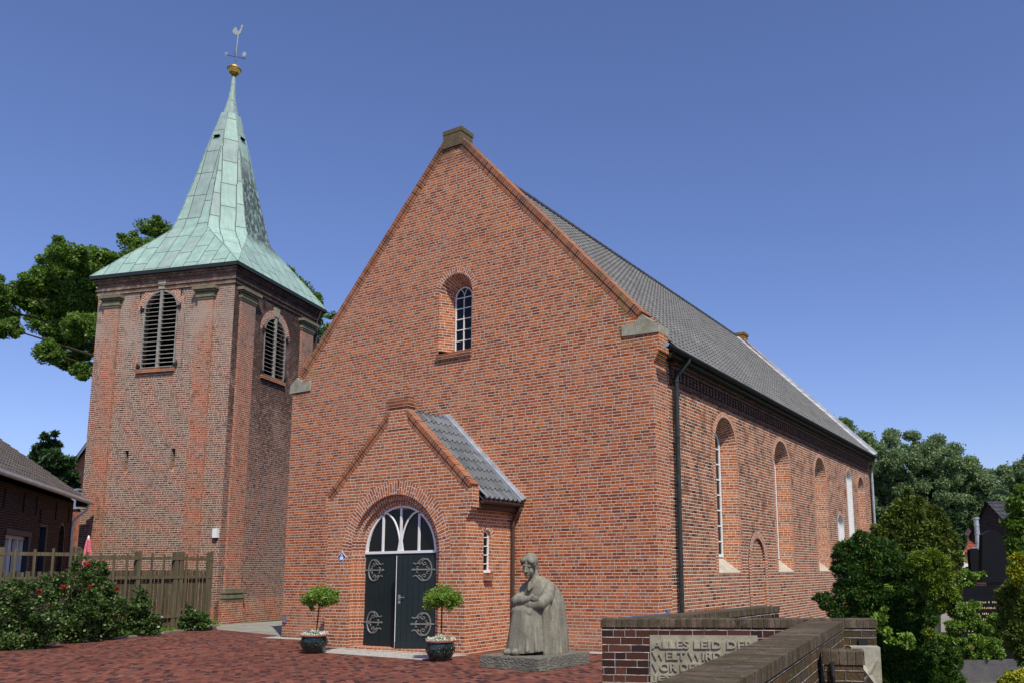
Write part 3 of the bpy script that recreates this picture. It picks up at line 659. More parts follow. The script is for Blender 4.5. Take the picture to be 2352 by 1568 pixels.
for i in range(k0):   # stepped lead pieces
    a, b = q0.lerp(q1, i/k0), q0.lerp(q1, (i+1)/k0); d = V((0, -0.26-random.uniform(0, 0.06), 0))
    mb.poly([a+Nn*0.06+d, b+Nn*0.045+d, b+Nn*0.10, a+Nn*0.115], 'lead'); mb.poly([a+Nn*0.06+d, a+Nn*0.02+d, b+Nn*0.02+d, b+Nn*0.045+d], 'lead')
    mb.poly([a+Nn*0.11, b+Nn*0.10, b+Nn*0.22, a+Nn*0.22], 'lead')
mb.build('flashing', roof)
# gutter and downpipes
mb = MB()
pr = [(0.085*math.sin(a), -0.085*math.cos(a)) for a in [(-90+180*i/8)*math.pi/180 for i in range(9)]]
gx, gz = 0.37, 6.90
for i in range(8):
    (a, b), (c, d) = pr[i], pr[i+1]
    mb.poly([(gx+a, -0.10, gz+b), (gx+a, 22.85, gz+b), (gx+c, 22.85, gz+d), (gx+c, -0.10, gz+d)], 'gutter')
mb.poly([(gx+a, -0.10, gz+b) for a, b in pr], 'zinc'); mb.box((0.14, 0.52, 6.74), (0.29, 22.8, 6.86), 'gutter')
mb.build('gutter', church)
def pipe(pts, r, m, joints=()):
    mb = MB(); mb.tube(pts, r, m, 10)
    for j in joints: mb.tube([(pts[-1][0], pts[-1][1], j), (pts[-1][0], pts[-1][1], j+0.05)], r*1.22, m, 10)
    return smoothshade(mb.build('downpipe', church))
pipe([(0.37, 1.20, 6.84), (0.35, 1.18, 6.74), (0.12, 1.04, 6.42), (0.10, 1.02, 6.30), (0.10, 1.02, 0.0)], 0.055, 'darkpipe', (6.25, 4.9, 3.4, 1.9, 0.6))
pipe([(0.37, 22.5, 6.84), (0.35, 22.5, 6.7), (0.12, 22.75, 6.3), (0.10, 22.8, 6.2), (0.10, 22.8, 0.0)], 0.055, 'zinc', (5.8, 3.5))

# ------------------------------------------------------------------ porch
before_porch = set(bpy.data.objects)
PYF = 2.23; PC = -5.735; PX0, PX1 = -7.93, -3.62
PF = lambda u, n, z: V((u, -PYF-n, z))
ASL = 0.955; PA = 5.98
def prk(x): return 5.88-abs(x+5.71)*ASL
mb = MB(); DH, DZS = 1.37, 2.27
wall(mb, PF, [(PX0, 0), (PX1, 0), (PX1, 3.70), (-5.71, 5.66), (PX0, 3.66)], [arch_pts(PC, DH+0.33, 0.0, DZS, 28)], 'porch')
ring(mb, PF, PC, DH, DH+0.33, 0.0, DZS, 'arch', jm='porch', N=28)
# stepped jambs and arch orders
dd = 0.0; hh = DH
for i in range(2):
    ring(mb, PF, PC, hh, hh, 0.0, DZS, 'arch', -dd, -dd-0.125, jm='porch', N=28)
    ring(mb, PF, PC, hh, hh-0.125, 0.0, DZS, 'arch', -dd-0.125, -dd-0.125, jm='porch', N=28)
    hh -= 0.125; dd += 0.125
ring(mb, PF, PC, hh, hh, 0.0, DZS, 'arch', -dd, -dd-0.35, jm='porch', N=28)
# side walls
PSD = lambda u, n, z: V((PX1+n, u, z))
pw = dict(cx=-1.24, half=0.165, z0=1.80, zs=2.60)
wall(mb, PSD, [(-PYF, 0), (0, 0), (0, 3.62), (-PYF, 3.62)], [arch_pts(pw['cx'], pw['half']+0.14, pw['z0'], pw['zs'], 12)], 'porch')
ring(mb, PSD, pw['cx'], pw['half'], pw['half']+0.14, pw['z0'], pw['zs'], 'arch', jm='porch', N=12)
ring(mb, PSD, pw['cx'], pw['half'], pw['half'], pw['z0'], pw['zs'], 'arch', 0, -0.2, jm='porch', N=12)
mb.poly([(PX0, 0, 0), (PX0, -PYF, 0), (PX0, -PYF, 3.66), (PX0, 0, 3.66)], 'porch')
# parapet back and kneelers
mb.poly([(PX0, -PYF+0.3, 3.3), (-5.71, -PYF+0.3, 5.66), (PX1, -PYF+0.3, 3.3)], 'porch')
for a, b, x in ((3.24, 3.70, -3.44), (3.165, 3.237, -3.485), (3.09, 3.162, -3.53), (3.015, 3.087, -3.575)):
    mb.box((PX1-0.003, -PYF-0.003, a), (x, -PYF+0.30, b), 'porch')
mb.box((PX0-0.10, -PYF-0.003, 3.3), (PX0+0.003, -PYF+0.3, 3.70), 'porch')
mb.build('porch_wall', church)
mb = MB(); ang = math.atan(ASL); ca, sa = math.cos(ang), math.sin(ang)
for sgn, x0 in ((-1, 2.27), (1, 2.27)):
    for lo, hi, prj in ((-0.22, -0.108, 0.004), (-0.106, 0.0, 0.025)):
        P = lambda d, off, y: V((-5.71+sgn*d, y, 5.93-d*ASL))+V((sgn*sa, 0, ca))*off
        L = x0/ca; ya, yb = -PYF-prj, -PYF+0.30
        for f in ((ya, lo, ya, hi), (ya, hi, yb, hi), (yb, hi, yb, lo), (yb, lo, ya, lo)):
            a = [P(x0, f[1], f[0]), P(0.30, f[1], f[0]), P(0.30, f[3], f[2]), P(x0, f[3], f[2])]; w = (a[0]-a[3]).length
            mb.poly(a if sgn < 0 else a[::-1], 'cop', [(0, 0), (0, L), (w, L), (w, 0)] if sgn < 0 else [(w, 0), (w, L), (0, L), (0, 0)])
        mb.poly([P(x0, lo, ya), P(x0, hi, ya), P(x0, hi, yb), P(x0, lo, yb)], 'cop')
mb.box((-6.02, -PYF-0.02, 5.20), (-5.40, -PYF+0.30, 5.72), 'porch'); mb.box((-6.06, -PYF-0.05, 5.72), (-5.36, -PYF+0.33, 5.96), 'cop')
mb.build('porch_coping', church)
# porch roof
PS = V((-5.71+3.33, 0, 5.72-3.44)); pu = V((-2.38, 0, 2.28)).normalized(); pn = V((pu.z, 0, -pu.x)); pL = math.hypot(2.38, 2.28)
mb = MB(); pantiles(mb, (-3.33, -PYF+0.30, 3.44), (0, 1, 0), pu, pn, 1.80, pL, 0.225, 0.36, 'ptile', 0.055, 0.04, 8)
mb.poly([(-3.33, -PYF+0.3, 3.41), (-3.33, 0, 3.41), (-5.71, 0, 5.69), (-5.71, -PYF+0.3, 5.69)], 'greytile')
mb.poly([(-5.71, -PYF+0.3, 5.72), (-5.71, 0, 5.72), (-8.1, 0, 3.44), (-8.1, -PYF+0.3, 3.44)], 'ptile')
pr_ = mb.build('porch_roof', church)
mb = MB()
for a, b, h in ((-0.19, -0.10, 0.085), (-0.10, -0.004, 0.125)):
    q = [V((-3.30, a, 3.44)), V((-3.30, b, 3.44)), V((-5.71, b, 5.75)), V((-5.71, a, 5.75))]
    mb.poly([p+pn*h for p in q], 'zinc'); mb.poly([q[0]+pn*h, q[3]+pn*h, q[3]-pn*0.0, q[0]-pn*0.0], 'zinc')
mb.box((-6.9, -0.25, 5.66), (-5.70, -0.004, 5.80), 'zinc')
mb.build('flashing', pr_); mb = MB()
mb.poly([V((-3.30, -PYF+0.31, 3.44))+pn*0.08, V((-3.30, -PYF+0.38, 3.44))+pn*0.08, V((-3.75, -PYF+0.38, 3.87))+pn*0.08, V((-3.75, -PYF+0.31, 3.87))+pn*0.08], 'zinc')
mb.build('flashing', pr_)
mb = MB()
for i in range(8):
    (a, b), (c, d) = pr[i], pr[i+1]
    mb.poly([(-3.34+a*0.8, -PYF+0.30, 3.40+b*0.8), (-3.34+a*0.8, 0.0-0.02, 3.40+b*0.8), (-3.34+c*0.8, -0.02, 3.40+d*0.8), (-3.34+c*0.8, -PYF+0.30, 3.40+d*0.8)], 'bronze')
mb.poly([(-3.34+a*0.8, -PYF+0.30, 3.40+b*0.8) for a, b in pr], 'bronze'); mb.box((-3.62, -PYF+0.30, 3.22), (-3.42, -0.02, 3.36), 'bronze')
mb.build('gutter', church)
pipe([(-3.34, -0.12, 3.36), (-3.36, -0.12, 3.25), (-3.53, -0.11, 3.02), (-3.545, -0.11, 2.9), (-3.545, -0.11, 0.0)], 0.05, 'bronze', (2.85,))
w_ = MB(); glazing(w_, PSD, pw['cx'], pw['half'], pw['z0'], pw['zs'], -0.06, 'white', 0.02, 0, 4, 0.035, False, 0.04)
w_.box((pw['cx']-0.16, -0.06, 1.80), (pw['cx']+0.16, 0.0, 1.86), 'white', PSD); wo = w_.build('porch_window', church)
p_ = MB(); wall(p_, PSD, arch_pts(pw['cx'], pw['half'], pw['z0'], pw['zs'], 12), [], 'glass', -0.09); p_.build('pane', wo)
s_ = MB(); s_.box((pw['cx']-0.17, -0.02, 1.62), (pw['cx']+0.17, 0.09, 1.795), 'cop', PSD); s_.build('sill', wo)
# step
mb = MB(); mb.box((-7.0, -PYF-0.22, 0.0), (-4.5, -PYF+0.4, 0.115), 'arch'); mb.build('door_step', church)
# dark inside
mb = MB(); mb.box((PX0+0.35, -PYF+0.62, 0.02), (PX1-0.35, -0.05, 3.3), 'interior'); mb.build('dark_inside', church)
# fanlight
DN = -0.30; dh = hh
fl = MB()
ring(fl, PF, PC, dh-0.075, dh, 2.29, 2.30, 'white', DN+0.03, DN+0.03, N=28, k=1.0); ring(fl, PF, PC, dh-0.075, dh-0.075, 2.29, 2.30, 'white', DN+0.03, DN-0.02, N=28)
fl.box((PC-dh, DN-0.02, 2.265), (PC+dh, DN+0.05, 2.325), 'white', PF)
for x in (-0.565, 0.565): fl.box((PC+x-0.026, DN-0.02, 2.32), (PC+x+0.026, DN+0.03, 2.30+math.sqrt(1.06**2-0.565**2)+0.02), 'white', PF)
fl.box((PC-0.028, DN-0.02, 2.32), (PC+0.028, DN+0.03, 3.36), 'white', PF)
for sg in (-1, 1):
    pts = [PF(PC+sg*(0.015+0.55*(1-math.cos(t))), DN+0.01, 2.34+0.90*math.sin(t)) for t in [i/12*math.pi/2 for i in range(13)]]
    fl.tube(pts, 0.026, 'white', 6)
fl.extr([(PC-0.09, 2.32), (PC+0.09, 2.32), (PC+0.03, 2.62), (PC-0.03, 2.62)], PF, DN-0.01, DN+0.034, 'white')
fo = fl.build('fanlight', church)
p_ = MB(); wall(p_, PF, arch_pts(PC, dh, 2.28, 2.30, 28), [], 'glass', DN-0.015); p_.build('pane', fo)
mb = MB(); mb.box((PC-dh, DN-0.04, 2.215), (PC+dh, DN+0.03, 2.262), 'doorp', PF); mb.build('door_head', church)
# doors
def scroll(fr, x0, z0, sgn, n, mb):
    """wrought strap hinge: a bar, a big C and curled ends"""
    r = 0.0115
    def T(pts, rr=r): mb.tube([fr(x0+sgn*a*1.45, n, z0+b*1.22) for a, b in pts], rr*1.15, 'iron', 5)
    T([(0, 0), (0.40, 0)], 0.016)
    T([(0.30, 0), (0.335, 0.03), (0.325, 0.055), (0.30, 0.05)]); T([(0.30, 0), (0.335, -0.03), (0.325, -0.055), (0.30, -0.05)])
    T([(0.385, -0.02), (0.42, 0), (0.385, 0.02)], 0.012)
    for s in (1, -1):
        T([(0.075+0.17*(1-math.cos(t))*0.62, s*0.20*math.sin(t)) for t in [i/7*1.45 for i in range(8)]], 0.017)
        T([(0.165, s*0.198), (0.23, s*0.205), (0.28, s*0.175), (0.315, s*0.125), (0.35, s*0.105), (0.395, s*0.125)], 0.013)
        T([(0.315, s*0.125), (0.285, s*0.10), (0.265, s*0.125), (0.285, s*0.145)])
        T([(0.185, s*0.20), (0.235, s*0.17), (0.245, s*0.12), (0.21, s*0.085), (0.175, s*0.10), (0.185, s*0.135), (0.21, s*0.128)])
        T([(0.10, 0), (0.125, s*0.03), (0.155, s*0.035), (0.165, s*0.06), (0.14, s*0.07)])
def leaf(name, fr, w, sgn, label=None):
    mb = MB(); nb = 7
    for i in range(nb):
        a, b = w*i/nb, w*(i+1)/nb
        mb.box((sgn*(a+0.003), -0.03, 0.125), (sgn*(b-0.003), 0.020, 2.21), 'doorp', fr)
    mb.box((0, -0.045, 0.125), (sgn*w, -0.008, 2.21), 'doorp', fr)
    mb.box((sgn*0.0, -0.03, 0.125), (sgn*w, 0.032, 0.27), 'doorp', fr)
    mb.box((sgn*(w-0.002), -0.045, 0.125), (sgn*(w+0.012), 0.018, 2.205), 'white' if sgn < 0 else 'doorp', fr)
    o = mb.build('door', church)
    if label: o['label'] = label
    for z in (1.88, 0.66):
        h = MB(); scroll(fr, 0.0, z, sgn, 0.034, h); h.build('hinge', o)
    return o
leaf('door', lambda u, n, z: PF(PC-dh+0.02+u, DN+n, z), dh-0.03, 1, 'closed dark left door leaf')
a_ = R(25); hx, hy = PC+dh-0.025, -PYF-DN
DR = frame((hx, hy, 0), (math.cos(a_), math.sin(a_), 0), (math.sin(a_), -math.cos(a_), 0))
o = leaf('door', DR, 0.985, -1, 'dark right door leaf standing slightly open')
h = MB(); h.box((-0.93, 0.02, 1.12), (-0.87, 0.032, 1.32), 'iron', DR); h.tube([DR(-0.90, 0.03, 1.26), DR(-0.90, 0.08, 1.26), DR(-0.76, 0.08, 1.26)], 0.011, 'iron', 6); h.build('handle', o)

# wall plaque and small box
mb = MB(); cx_, cz_ = -7.41, 2.205; d1, d2 = 0.155, 0.14
mb.extr([(cx_, cz_-d2), (cx_+d1, cz_), (cx_, cz_+d2), (cx_-d1, cz_)], PF, 0.003, 0.014, 'white')
k1 = 0.86; mb.extr([(cx_, cz_-d2*k1), (cx_+d1*k1, cz_), (cx_, cz_+d2*k1), (cx_-d1*k1, cz_)], PF, 0.0142, 0.018, 'blue')
mb.extr([(cx_-0.06, cz_-0.065), (cx_+0.06, cz_-0.065), (cx_+0.06, cz_), (cx_+0.03, cz_+0.012), (cx_+0.028, cz_+0.05), (cx_, cz_+0.085), (cx_-0.028, cz_+0.05), (cx_-0.03, cz_+0.012), (cx_-0.06, cz_)], PF, 0.0182, 0.022, 'white')
mb.extr([(cx_-0.011, cz_+0.02), (cx_+0.011, cz_+0.02), (cx_+0.011, cz_+0.045), (cx_-0.011, cz_+0.045)], PF, 0.0222, 0.024, 'blue')
tag(mb.build('monument_sign'), 'small blue and white diamond plaque on the porch wall left of the arch', 'sign')
mb = MB(); mb.box((-12.06, 0.003, 0.42), (-11.95, 0.05, 0.60), 'bluebar', F); mb.box((-12.04, 0.05, 0.44), (-11.97, 0.06, 0.50), 'zinc', F); mb.box((-12.04, 0.05, 0.53), (-11.97, 0.06, 0.58), 'zinc', F)
tag(mb.build('wall_socket'), 'tiny grey blue socket box low on the left corner of the church front', 'socket')

# the porch is a little shallower and wider than laid out above
for o in set(bpy.data.objects)-before_porch:
    if o.type == 'MESH' and o.name.split('.')[0] != 'wall_socket':
        n_ = len(o.data.vertices); co = np.empty(n_*3, np.float32); o.data.vertices.foreach_get('co', co); co = co.reshape(-1, 3)
        co[:, 0] = co[:, 0]*1.028-0.218; co[:, 1] *= 0.8206; co[:, 2] = co[:, 2]*1.027-0.048
        o.data.vertices.foreach_set('co', co.ravel()); o.data.update()

# ================================================================== TOWER
TH = 0.29673; TC = V((-23.2736, 4.9277, 0)); ex = V((math.cos(TH), math.sin(TH), 0)); ey = V((-math.sin(TH), math.cos(TH), 0))
HX, HY, ZE = 3.164, 2.949, 13.766
tower = empty('bell_tower', TC, 'weathered brick bell tower with louvred openings and a green copper spire', 'bell tower')
TF = lambda u, n, z: TC+ex*u-ey*(HY+n)+V((0, 0, z))       # front face
TR = lambda u, n, z: TC+ey*u+ex*(HX+n)+V((0, 0, z))       # right face
TL = lambda u, n, z: TC+ex*(-HX-n)-ey*u+V((0, 0, z)); TB = lambda u, n, z: TC+ey*(HY+n)-ex*u+V((0, 0, z))
lf = dict(cx=-0.13, half=0.80, z0=9.82, zs=12.20); lr = dict(cx=-0.25, half=0.75, z0=9.82, zs=12.0-0.35)
mb = MB()
slits = [(-1.24, 5.70, 6.62), (0.87, 5.70, 6.62)]
wall(mb, TF, [(-HX, -0.2), (HX, -0.2), (HX, 13.0), (-HX, 13.0)], [arch_pts(lf['cx'], lf['half']+0.30, lf['z0'], lf['zs'])]+[[(c-0.09, a), (c-0.09, b), (c+0.09, b), (c+0.09, a)] for c, a, b in slits], 'towf')
ring(mb, TF, lf['cx'], lf['half'], lf['half']+0.30, lf['z0'], lf['zs'], 'tarch', 0.015, 0.015, jm='towf'); ring(mb, TF, lf['cx'], lf['half'], lf['half'], lf['z0'], lf['zs'], 'towf', 0.015, -0.3)
for c, a, b in slits:
    for q in (((c-0.09, a), (c-0.09, b)), ((c+0.09, b), (c+0.09, a)), ((c-0.09, b), (c+0.09, b))):
        (u0, z0), (u1, z1) = q; mb.poly([TF(u0, 0, z0), TF(u1, 0, z1), TF(u1, -0.35, z1), TF(u0, -0.35, z0)], 'towf')
    mb.poly([TF(c-0.09, 0, a), TF(c+0.09, 0, a), TF(c+0.09, -0.35, a+0.35), TF(c-0.09, -0.35, a+0.35)], 'towf')
mb.box((-2.0, -0.37, 5), (2, -0.35, 7), 'interior', TF)
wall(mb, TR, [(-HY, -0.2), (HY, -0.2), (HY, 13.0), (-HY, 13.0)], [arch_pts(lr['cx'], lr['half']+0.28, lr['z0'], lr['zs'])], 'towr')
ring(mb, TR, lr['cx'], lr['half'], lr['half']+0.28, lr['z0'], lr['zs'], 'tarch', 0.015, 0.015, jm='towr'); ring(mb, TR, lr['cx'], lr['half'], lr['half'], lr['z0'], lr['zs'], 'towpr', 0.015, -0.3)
for Q, h in ((TL, HY), (TB, HX)): mb.poly([Q(-h, 0, -0.2), Q(h, 0, -0.2), Q(h, 0, 13.6), Q(-h, 0, 13.6)], 'towf')
# entablature: plain band, small projecting course, shadow course
for Q, h, o_, m in ((TF, HX, HY, 'towf'), (TR, HY, HX, 'towr'), (TL, HY, HX, 'towf'), (TB, HX, HY, 'towf')):
    for pj, a, b in ((0.05, 13.0, 13.16), (0.09, 13.16, 13.24), (0.045, 13.24, 13.46), (0.11, 13.46, 13.56), (0.17, 13.56, 13.74)):
        mb.poly([Q(-h-pj, pj, a), Q(h+pj, pj, a), Q(h+pj, pj, b), Q(-h-pj, pj, b)], m)
        mb.poly([Q(-h-pj, pj, a), Q(-h-pj, -0.02, a), Q(h+pj, -0.02, a), Q(h+pj, pj, a)], m)
        mb.poly([Q(-h-pj, pj, b), Q(h+pj, pj, b), Q(h+pj, -0.02, b), Q(-h-pj, -0.02, b)], m)
# plinth
for Q, h, m in ((TF, HX, 'towp'), (TR, HY, 'towpr')):
    mb.box((-h-0.06, -0.05, -0.2), (h+0.06, 0.06, 0.86), m, Q)
mb.build('wall', tower)
def pilaster(Q, a, b, m, base=False):
    p = MB(); p.box((a, -0.02, 0.86 if not base else 1.28), (b, 0.10, 12.42), m, Q); p.build('pilaster', tower)
    c = MB()
    for e, z0, z1 in ((0.03, 12.42, 12.50), (0.06, 12.50, 12.60), (0.025, 12.60, 12.72), (0.10, 12.72, 12.79), (0.17, 12.79, 12.90)):
        c.box((a-e, -0.02, z0), (b+e, 0.10+e, z1), 'greenstone', Q)
    c.build('capital', tower)
    if base:
        c = MB()
        for e, z0, z1 in ((0.10, 0.84, 0.94), (0.13, 0.94, 1.06), (0.08, 1.06, 1.13), (0.11, 1.13, 1.20), (0.03, 1.20, 1.28)): c.box((a-e, -0.02, z0), (b+e, 0.10+e, z1), 'greenstone', Q)
        c.build('pilaster_base', tower); c = MB(); c.box((a-0.08, 0.0, -0.2), (b+0.08, 0.19, 0.84), m, Q); c.build('pilaster_base', tower)
pilaster(TF, -2.76, -2.06, 'towp'); pilaster(TF, 1.60, 2.30, 'towp')
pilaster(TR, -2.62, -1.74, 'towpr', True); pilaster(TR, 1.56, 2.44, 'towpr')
# bell openings
for Q, d in ((TF, lf), (TR, lr)):
    c, h, z0, zs = d['cx'], d['half'], d['z0'], d['zs']
    mb = MB(); ring(mb, Q, c, h-0.07, h, z0, zs, 'louvre', 0.03, 0.03, k=1.0); ring(mb, Q, c, h-0.07, h-0.07, z0, zs, 'louvre', 0.03, -0.08)
    mb.box((c-0.055, -0.06, z0), (c+0.055, 0.05, zs+h-0.02), 'louvre', Q)
    for zz in (z0+0.12, zs+0.05):
        for s in (-1, 1): mb.box((c+s*(h-0.04), 0.02, zz-0.05), (c+s*(h+0.13), 0.07, zz+0.05), 'ironblack', Q); mb.tube([Q(c+s*(h+0.10), 0.05, zz-0.12), Q(c+s*(h+0.10), 0.05, zz+0.14)], 0.025, 'ironblack', 6)
    lo = mb.build('louvred_opening', tower)
    s_ = MB(); z = z0+0.06; st = 0.172
    while z < zs+h-0.12:
        hw = h-0.07 if z < zs else math.sqrt(max(0.01, (h-0.07)**2-(z-zs)**2))
        for a, b in ((c-hw, c-0.055), (c+0.055, c+hw)):
            if b-a > 0.05:
                P = [Q(a, 0.035, z), Q(b, 0.035, z), Q(b, -0.07, z+0.045), Q(a, -0.07, z+0.045)]; s_.poly(P, 'louvre'); dn = V((0, 0, -0.018)); s_.poly([p+dn for p in P][::-1], 'louvre')
                s_.poly([P[0]+dn, P[1]+dn, P[1], P[0]], 'louvre')
        z += st
    s_.build('slats', lo)
    b_ = MB(); wall(b_, Q, arch_pts(c, h, z0, zs), [], 'interior', -0.28); b_.build('dark_inside', lo)
    k_ = MB(); k_.extr([(c-0.13, zs+h+0.02), (c+0.13, zs+h+0.02), (c+0.19, zs+h+0.40), (c-0.19, zs+h+0.40)], Q, -0.01, 0.07, 'stone'); k_.build('keystone', lo)
    s2 = MB(); s2.box((c-h-0.12, -0.02, z0-0.15), (c+h+0.02, 0.11, z0), 'cop', Q); s2.build('sill', lo)
for u in (-1.12, 0.77):
    t_ = MB(); t_.tube([TF(u, 0.03, 12.72), TF(u, 0.03, 13.4)], 0.022, 'ironblack', 5); t_.build('wall_tie', tower)
for u in (-1.10, 1.0):
    t_ = MB(); t_.tube([TR(u, 0.03, 12.72), TR(u, 0.03, 13.4)], 0.022, 'ironblack', 5); t_.build('wall_tie', tower)
t_ = MB(); t_.tube([TR(2.75, 0.25, 13.6), TR(2.75, 0.07, 13.1), TR(2.75, 0.07, 0)], 0.035, 'bronze', 6); t_.build('downpipe', tower)
t_ = MB(); t_.box((2.90, 0.0, 3.17), (3.10, 0.12, 3.52), 'white', TF); t_.box((2.93, 0.02, 3.11), (3.07, 0.10, 3.17), 'ironblack', TF)
tag(t_.build('wall_lamp'), 'small white box lamp on the tower near its front corner', 'wall lamp')
# spire
CL = V((0.86, 0.50, 0))   # the needle leans slightly
def lvl(A, B_, D, z):
    """outline at height z: cardinal half widths A (front/back normal B_), diagonal cut D"""
    c = TC+CL*(0.19*max(0, (z-14)/10.0)); pts = []
    k = (A+B_)/math.sqrt(2)-D; k = max(0, k)*math.sqrt(2)
    for sx, sy in ((1, -1), (1, 1), (-1, 1), (-1, -1)):
        p1 = (sx*A-(sx*k if sx*sy < 0 else 0), sy*B_-(0 if sx*sy < 0 else sy*k)); p2 = (sx*A-(0 if sx*sy < 0 else sx*k), sy*B_-(sy*k if sx*sy < 0 else 0))
        for a, b in (p1, p2): pts.append(c+ex*a+ey*b+V((0, 0, z)))
    return pts
LV = [(3.43, 3.215, 9, 13.78), (2.90, 2.73, 3.70, 14.62), (2.34, 2.25, 2.64, 15.45), (1.94, 1.91, 1.95, 16.05), (1.78, 1.77, 1.80, 16.5), (1.30, 1.30, 1.30, 18.4), (0.87, 0.87, 0.87, 20.2), (0.375, 0.375, 0.375, 22.1)]
mb = MB(); rings = [lvl(*l) for l in LV]; vacc = 0
for i in range(len(rings)-1):
    A, B = rings[i], rings[i+1]
    hgt = ((A[0]+A[1]+A[2])/3-(B[0]+B[1]+B[2])/3).length
    dv = [abs((0.5*(A[j]+A[(j+1) % 8])-0.5*(B[j]+B[(j+1) % 8])).length) for j in range(8)]
    for j in range(8):
        a0, a1, b0, b1 = A[j], A[(j+1) % 8], B[j], B[(j+1) % 8]
        mid = 0.5*(b0+b1); t = (b1-b0).normalized() if (b1-b0).length > 1e-4 else (a1-a0)
        if (a1-a0).length < 1e-3 and (b1-b0).length < 1e-3: continue
        U = lambda p: (p-mid).dot(t)+0.31+3.1*j
        va, vb = vacc, vacc+dv[j]
        if (a1-a0).length < 1e-3: mb.poly([a0, b1, b0], 'copper', [(3.1*j+0.31, va), (U(b1), vb), (U(b0), vb)])
        else: mb.poly([a0, a1, b1, b0], 'copper', [(U(a0), va), (U(a1), va), (U(b1), vb), (U(b0), vb)])
    vacc += sum(dv)/8
    # raised hip seams
    for j in range(8):
        if (A[j]-A[(j+1) % 8]).length < 1e-3 and (B[j]-B[(j+1) % 8]).length < 1e-3 and j % 2: continue
        mb.tube([A[j], B[j]], 0.022, 'copper', 4, False)
tip = lvl(0.1, 0.1, 0.1, 24.05); tc = sum(tip, V((0, 0, 0)))/8; bc = sum(rings[-1], V((0, 0, 0)))/8
mb.tube([bc+V((0, 0, -0.15)), bc+V((0, 0, 0.0)), bc.lerp(tc, 0.45), tc], [0.40, 0.33, 0.15, 0.075], 'copper', 12)

for Q, h in ((TF, HX), (TR, HY), (TL, HY), (TB, HX)):
    mb.poly([Q(-h-0.26, 0.27, 13.64), Q(h+0.26, 0.27, 13.64), Q(h+0.26, 0.27, 13.79), Q(-h-0.26, 0.27, 13.79)], 'gutter')
    mb.poly([Q(-h-0.26, 0.27, 13.64), Q(-h-0.26, -0.1, 13.64), Q(h+0.26, -0.1, 13.64), Q(h+0.26, 0.27, 13.64)], 'gutter')
sp = mb.build('spire', tower)
# little hatches on the spire
mb = MB()
for (sx, sy, z, A) in ((0, -1, 20.75, 0.735), (1, 0, 20.9, 0.695)):
    c = TC+CL*(0.19*(z-14)/10)+V((0, 0, z)); n = (-ey if sy else ex); t = (ex if sy else ey)
    p = c+n*(A+0.01); mb.poly([p-t*0.15-V((0, 0, 0.05)), p+t*0.15-V((0, 0, 0.05)), p+t*0.15+V((0, 0, 0.05))+n*0.03, p-t*0.15+V((0, 0, 0.05))+n*0.03], 'interior')
    q = n*0.10; mb.poly([p-t*0.16+V((0, 0, 0.06)), p-t*0.16+V((0, 0, 0.02))+q, p+t*0.16+V((0, 0, 0.02))+q, p+t*0.16+V((0, 0, 0.06))], 'copper')
    mb.build('spire_vent', sp); mb = MB()
mb = MB(); bz = tc+V((0, 0, 0.30))
mb.lathe(bz, [(0.02, -0.27), (0.12, -0.25), (0.22, -0.16), (0.27, -0.03), (0.275, 0.03)], 'goldball', 20)
mb.lathe(bz, [(0.275, 0.03), (0.31, 0.03), (0.31, 0.06), (0.25, 0.075), (0.22, 0.16), (0.12, 0.24), (0.02, 0.27)], 'goldball', 20)
smoothshade(mb.build('ball_finial', tower))
mb = MB(); v0 = bz+V((0, 0, 0.25)); lean = CL*0.08
mb.tube([v0, v0+V((0, 0, 1.50))+lean], 0.024, 'vane', 8)
vc = v0+V((0, 0, 0.42))+lean*0.2
for a in (TH+0.6, TH+0.6+math.pi/2):
    d = V((math.cos(a), math.sin(a), 0)); mb.tube([vc-d*0.42, vc+d*0.42], 0.016, 'ironblack', 6)
vn = mb.build('weathervane', tower)
d = V((math.cos(TH+0.6), math.sin(TH+0.6), 0)); lf_ = lambda u, n, z: vc+cr0*u+cr0.cross(V((0, 0, 1)))*n+V((0, 0, z))
for sg_, body_ in ((1, [(0.09*math.cos(a), 0.12+0.12*math.sin(a)) for a in [i*math.pi/6 for i in range(12)]]), (-1, [(-0.06, 0.02), (-0.02, 0.02), (0.04, 0.18), (0.06, 0.24), (0.02, 0.24), (-0.04, 0.10), (-0.05, 0.24), (-0.08, 0.24)])):
    mb = MB(); mb.extr([(u+sg_*0.40, z) for u, z in body_], lf_, -0.008, 0.008, 'vane'); mb.build('compass_letter', vn)
mb = MB()
rt = lambda u, n, z: v0+lean+V((0, 0, 1.50))+cr0*u*0.72+cr0.cross(V((0, 0, 1)))*n+V((0, 0, z*0.80))
body = [(0.02, -0.02), (0.14, 0.10), (0.20, 0.26), (0.22, 0.42), (0.28, 0.50), (0.30, 0.56), (0.23, 0.64), (0.16, 0.60), (0.15, 0.48), (0.10, 0.34), (0.02, 0.24), (-0.06, 0.26), (-0.10, 0.44), (-0.20, 0.50), (-0.32, 0.38), (-0.37, 0.20), (-0.28, 0.10), (-0.14, 0.02)]
mb.extr(body, rt, -0.012, 0.012, 'vane'); mb.build('cockerel', vn)

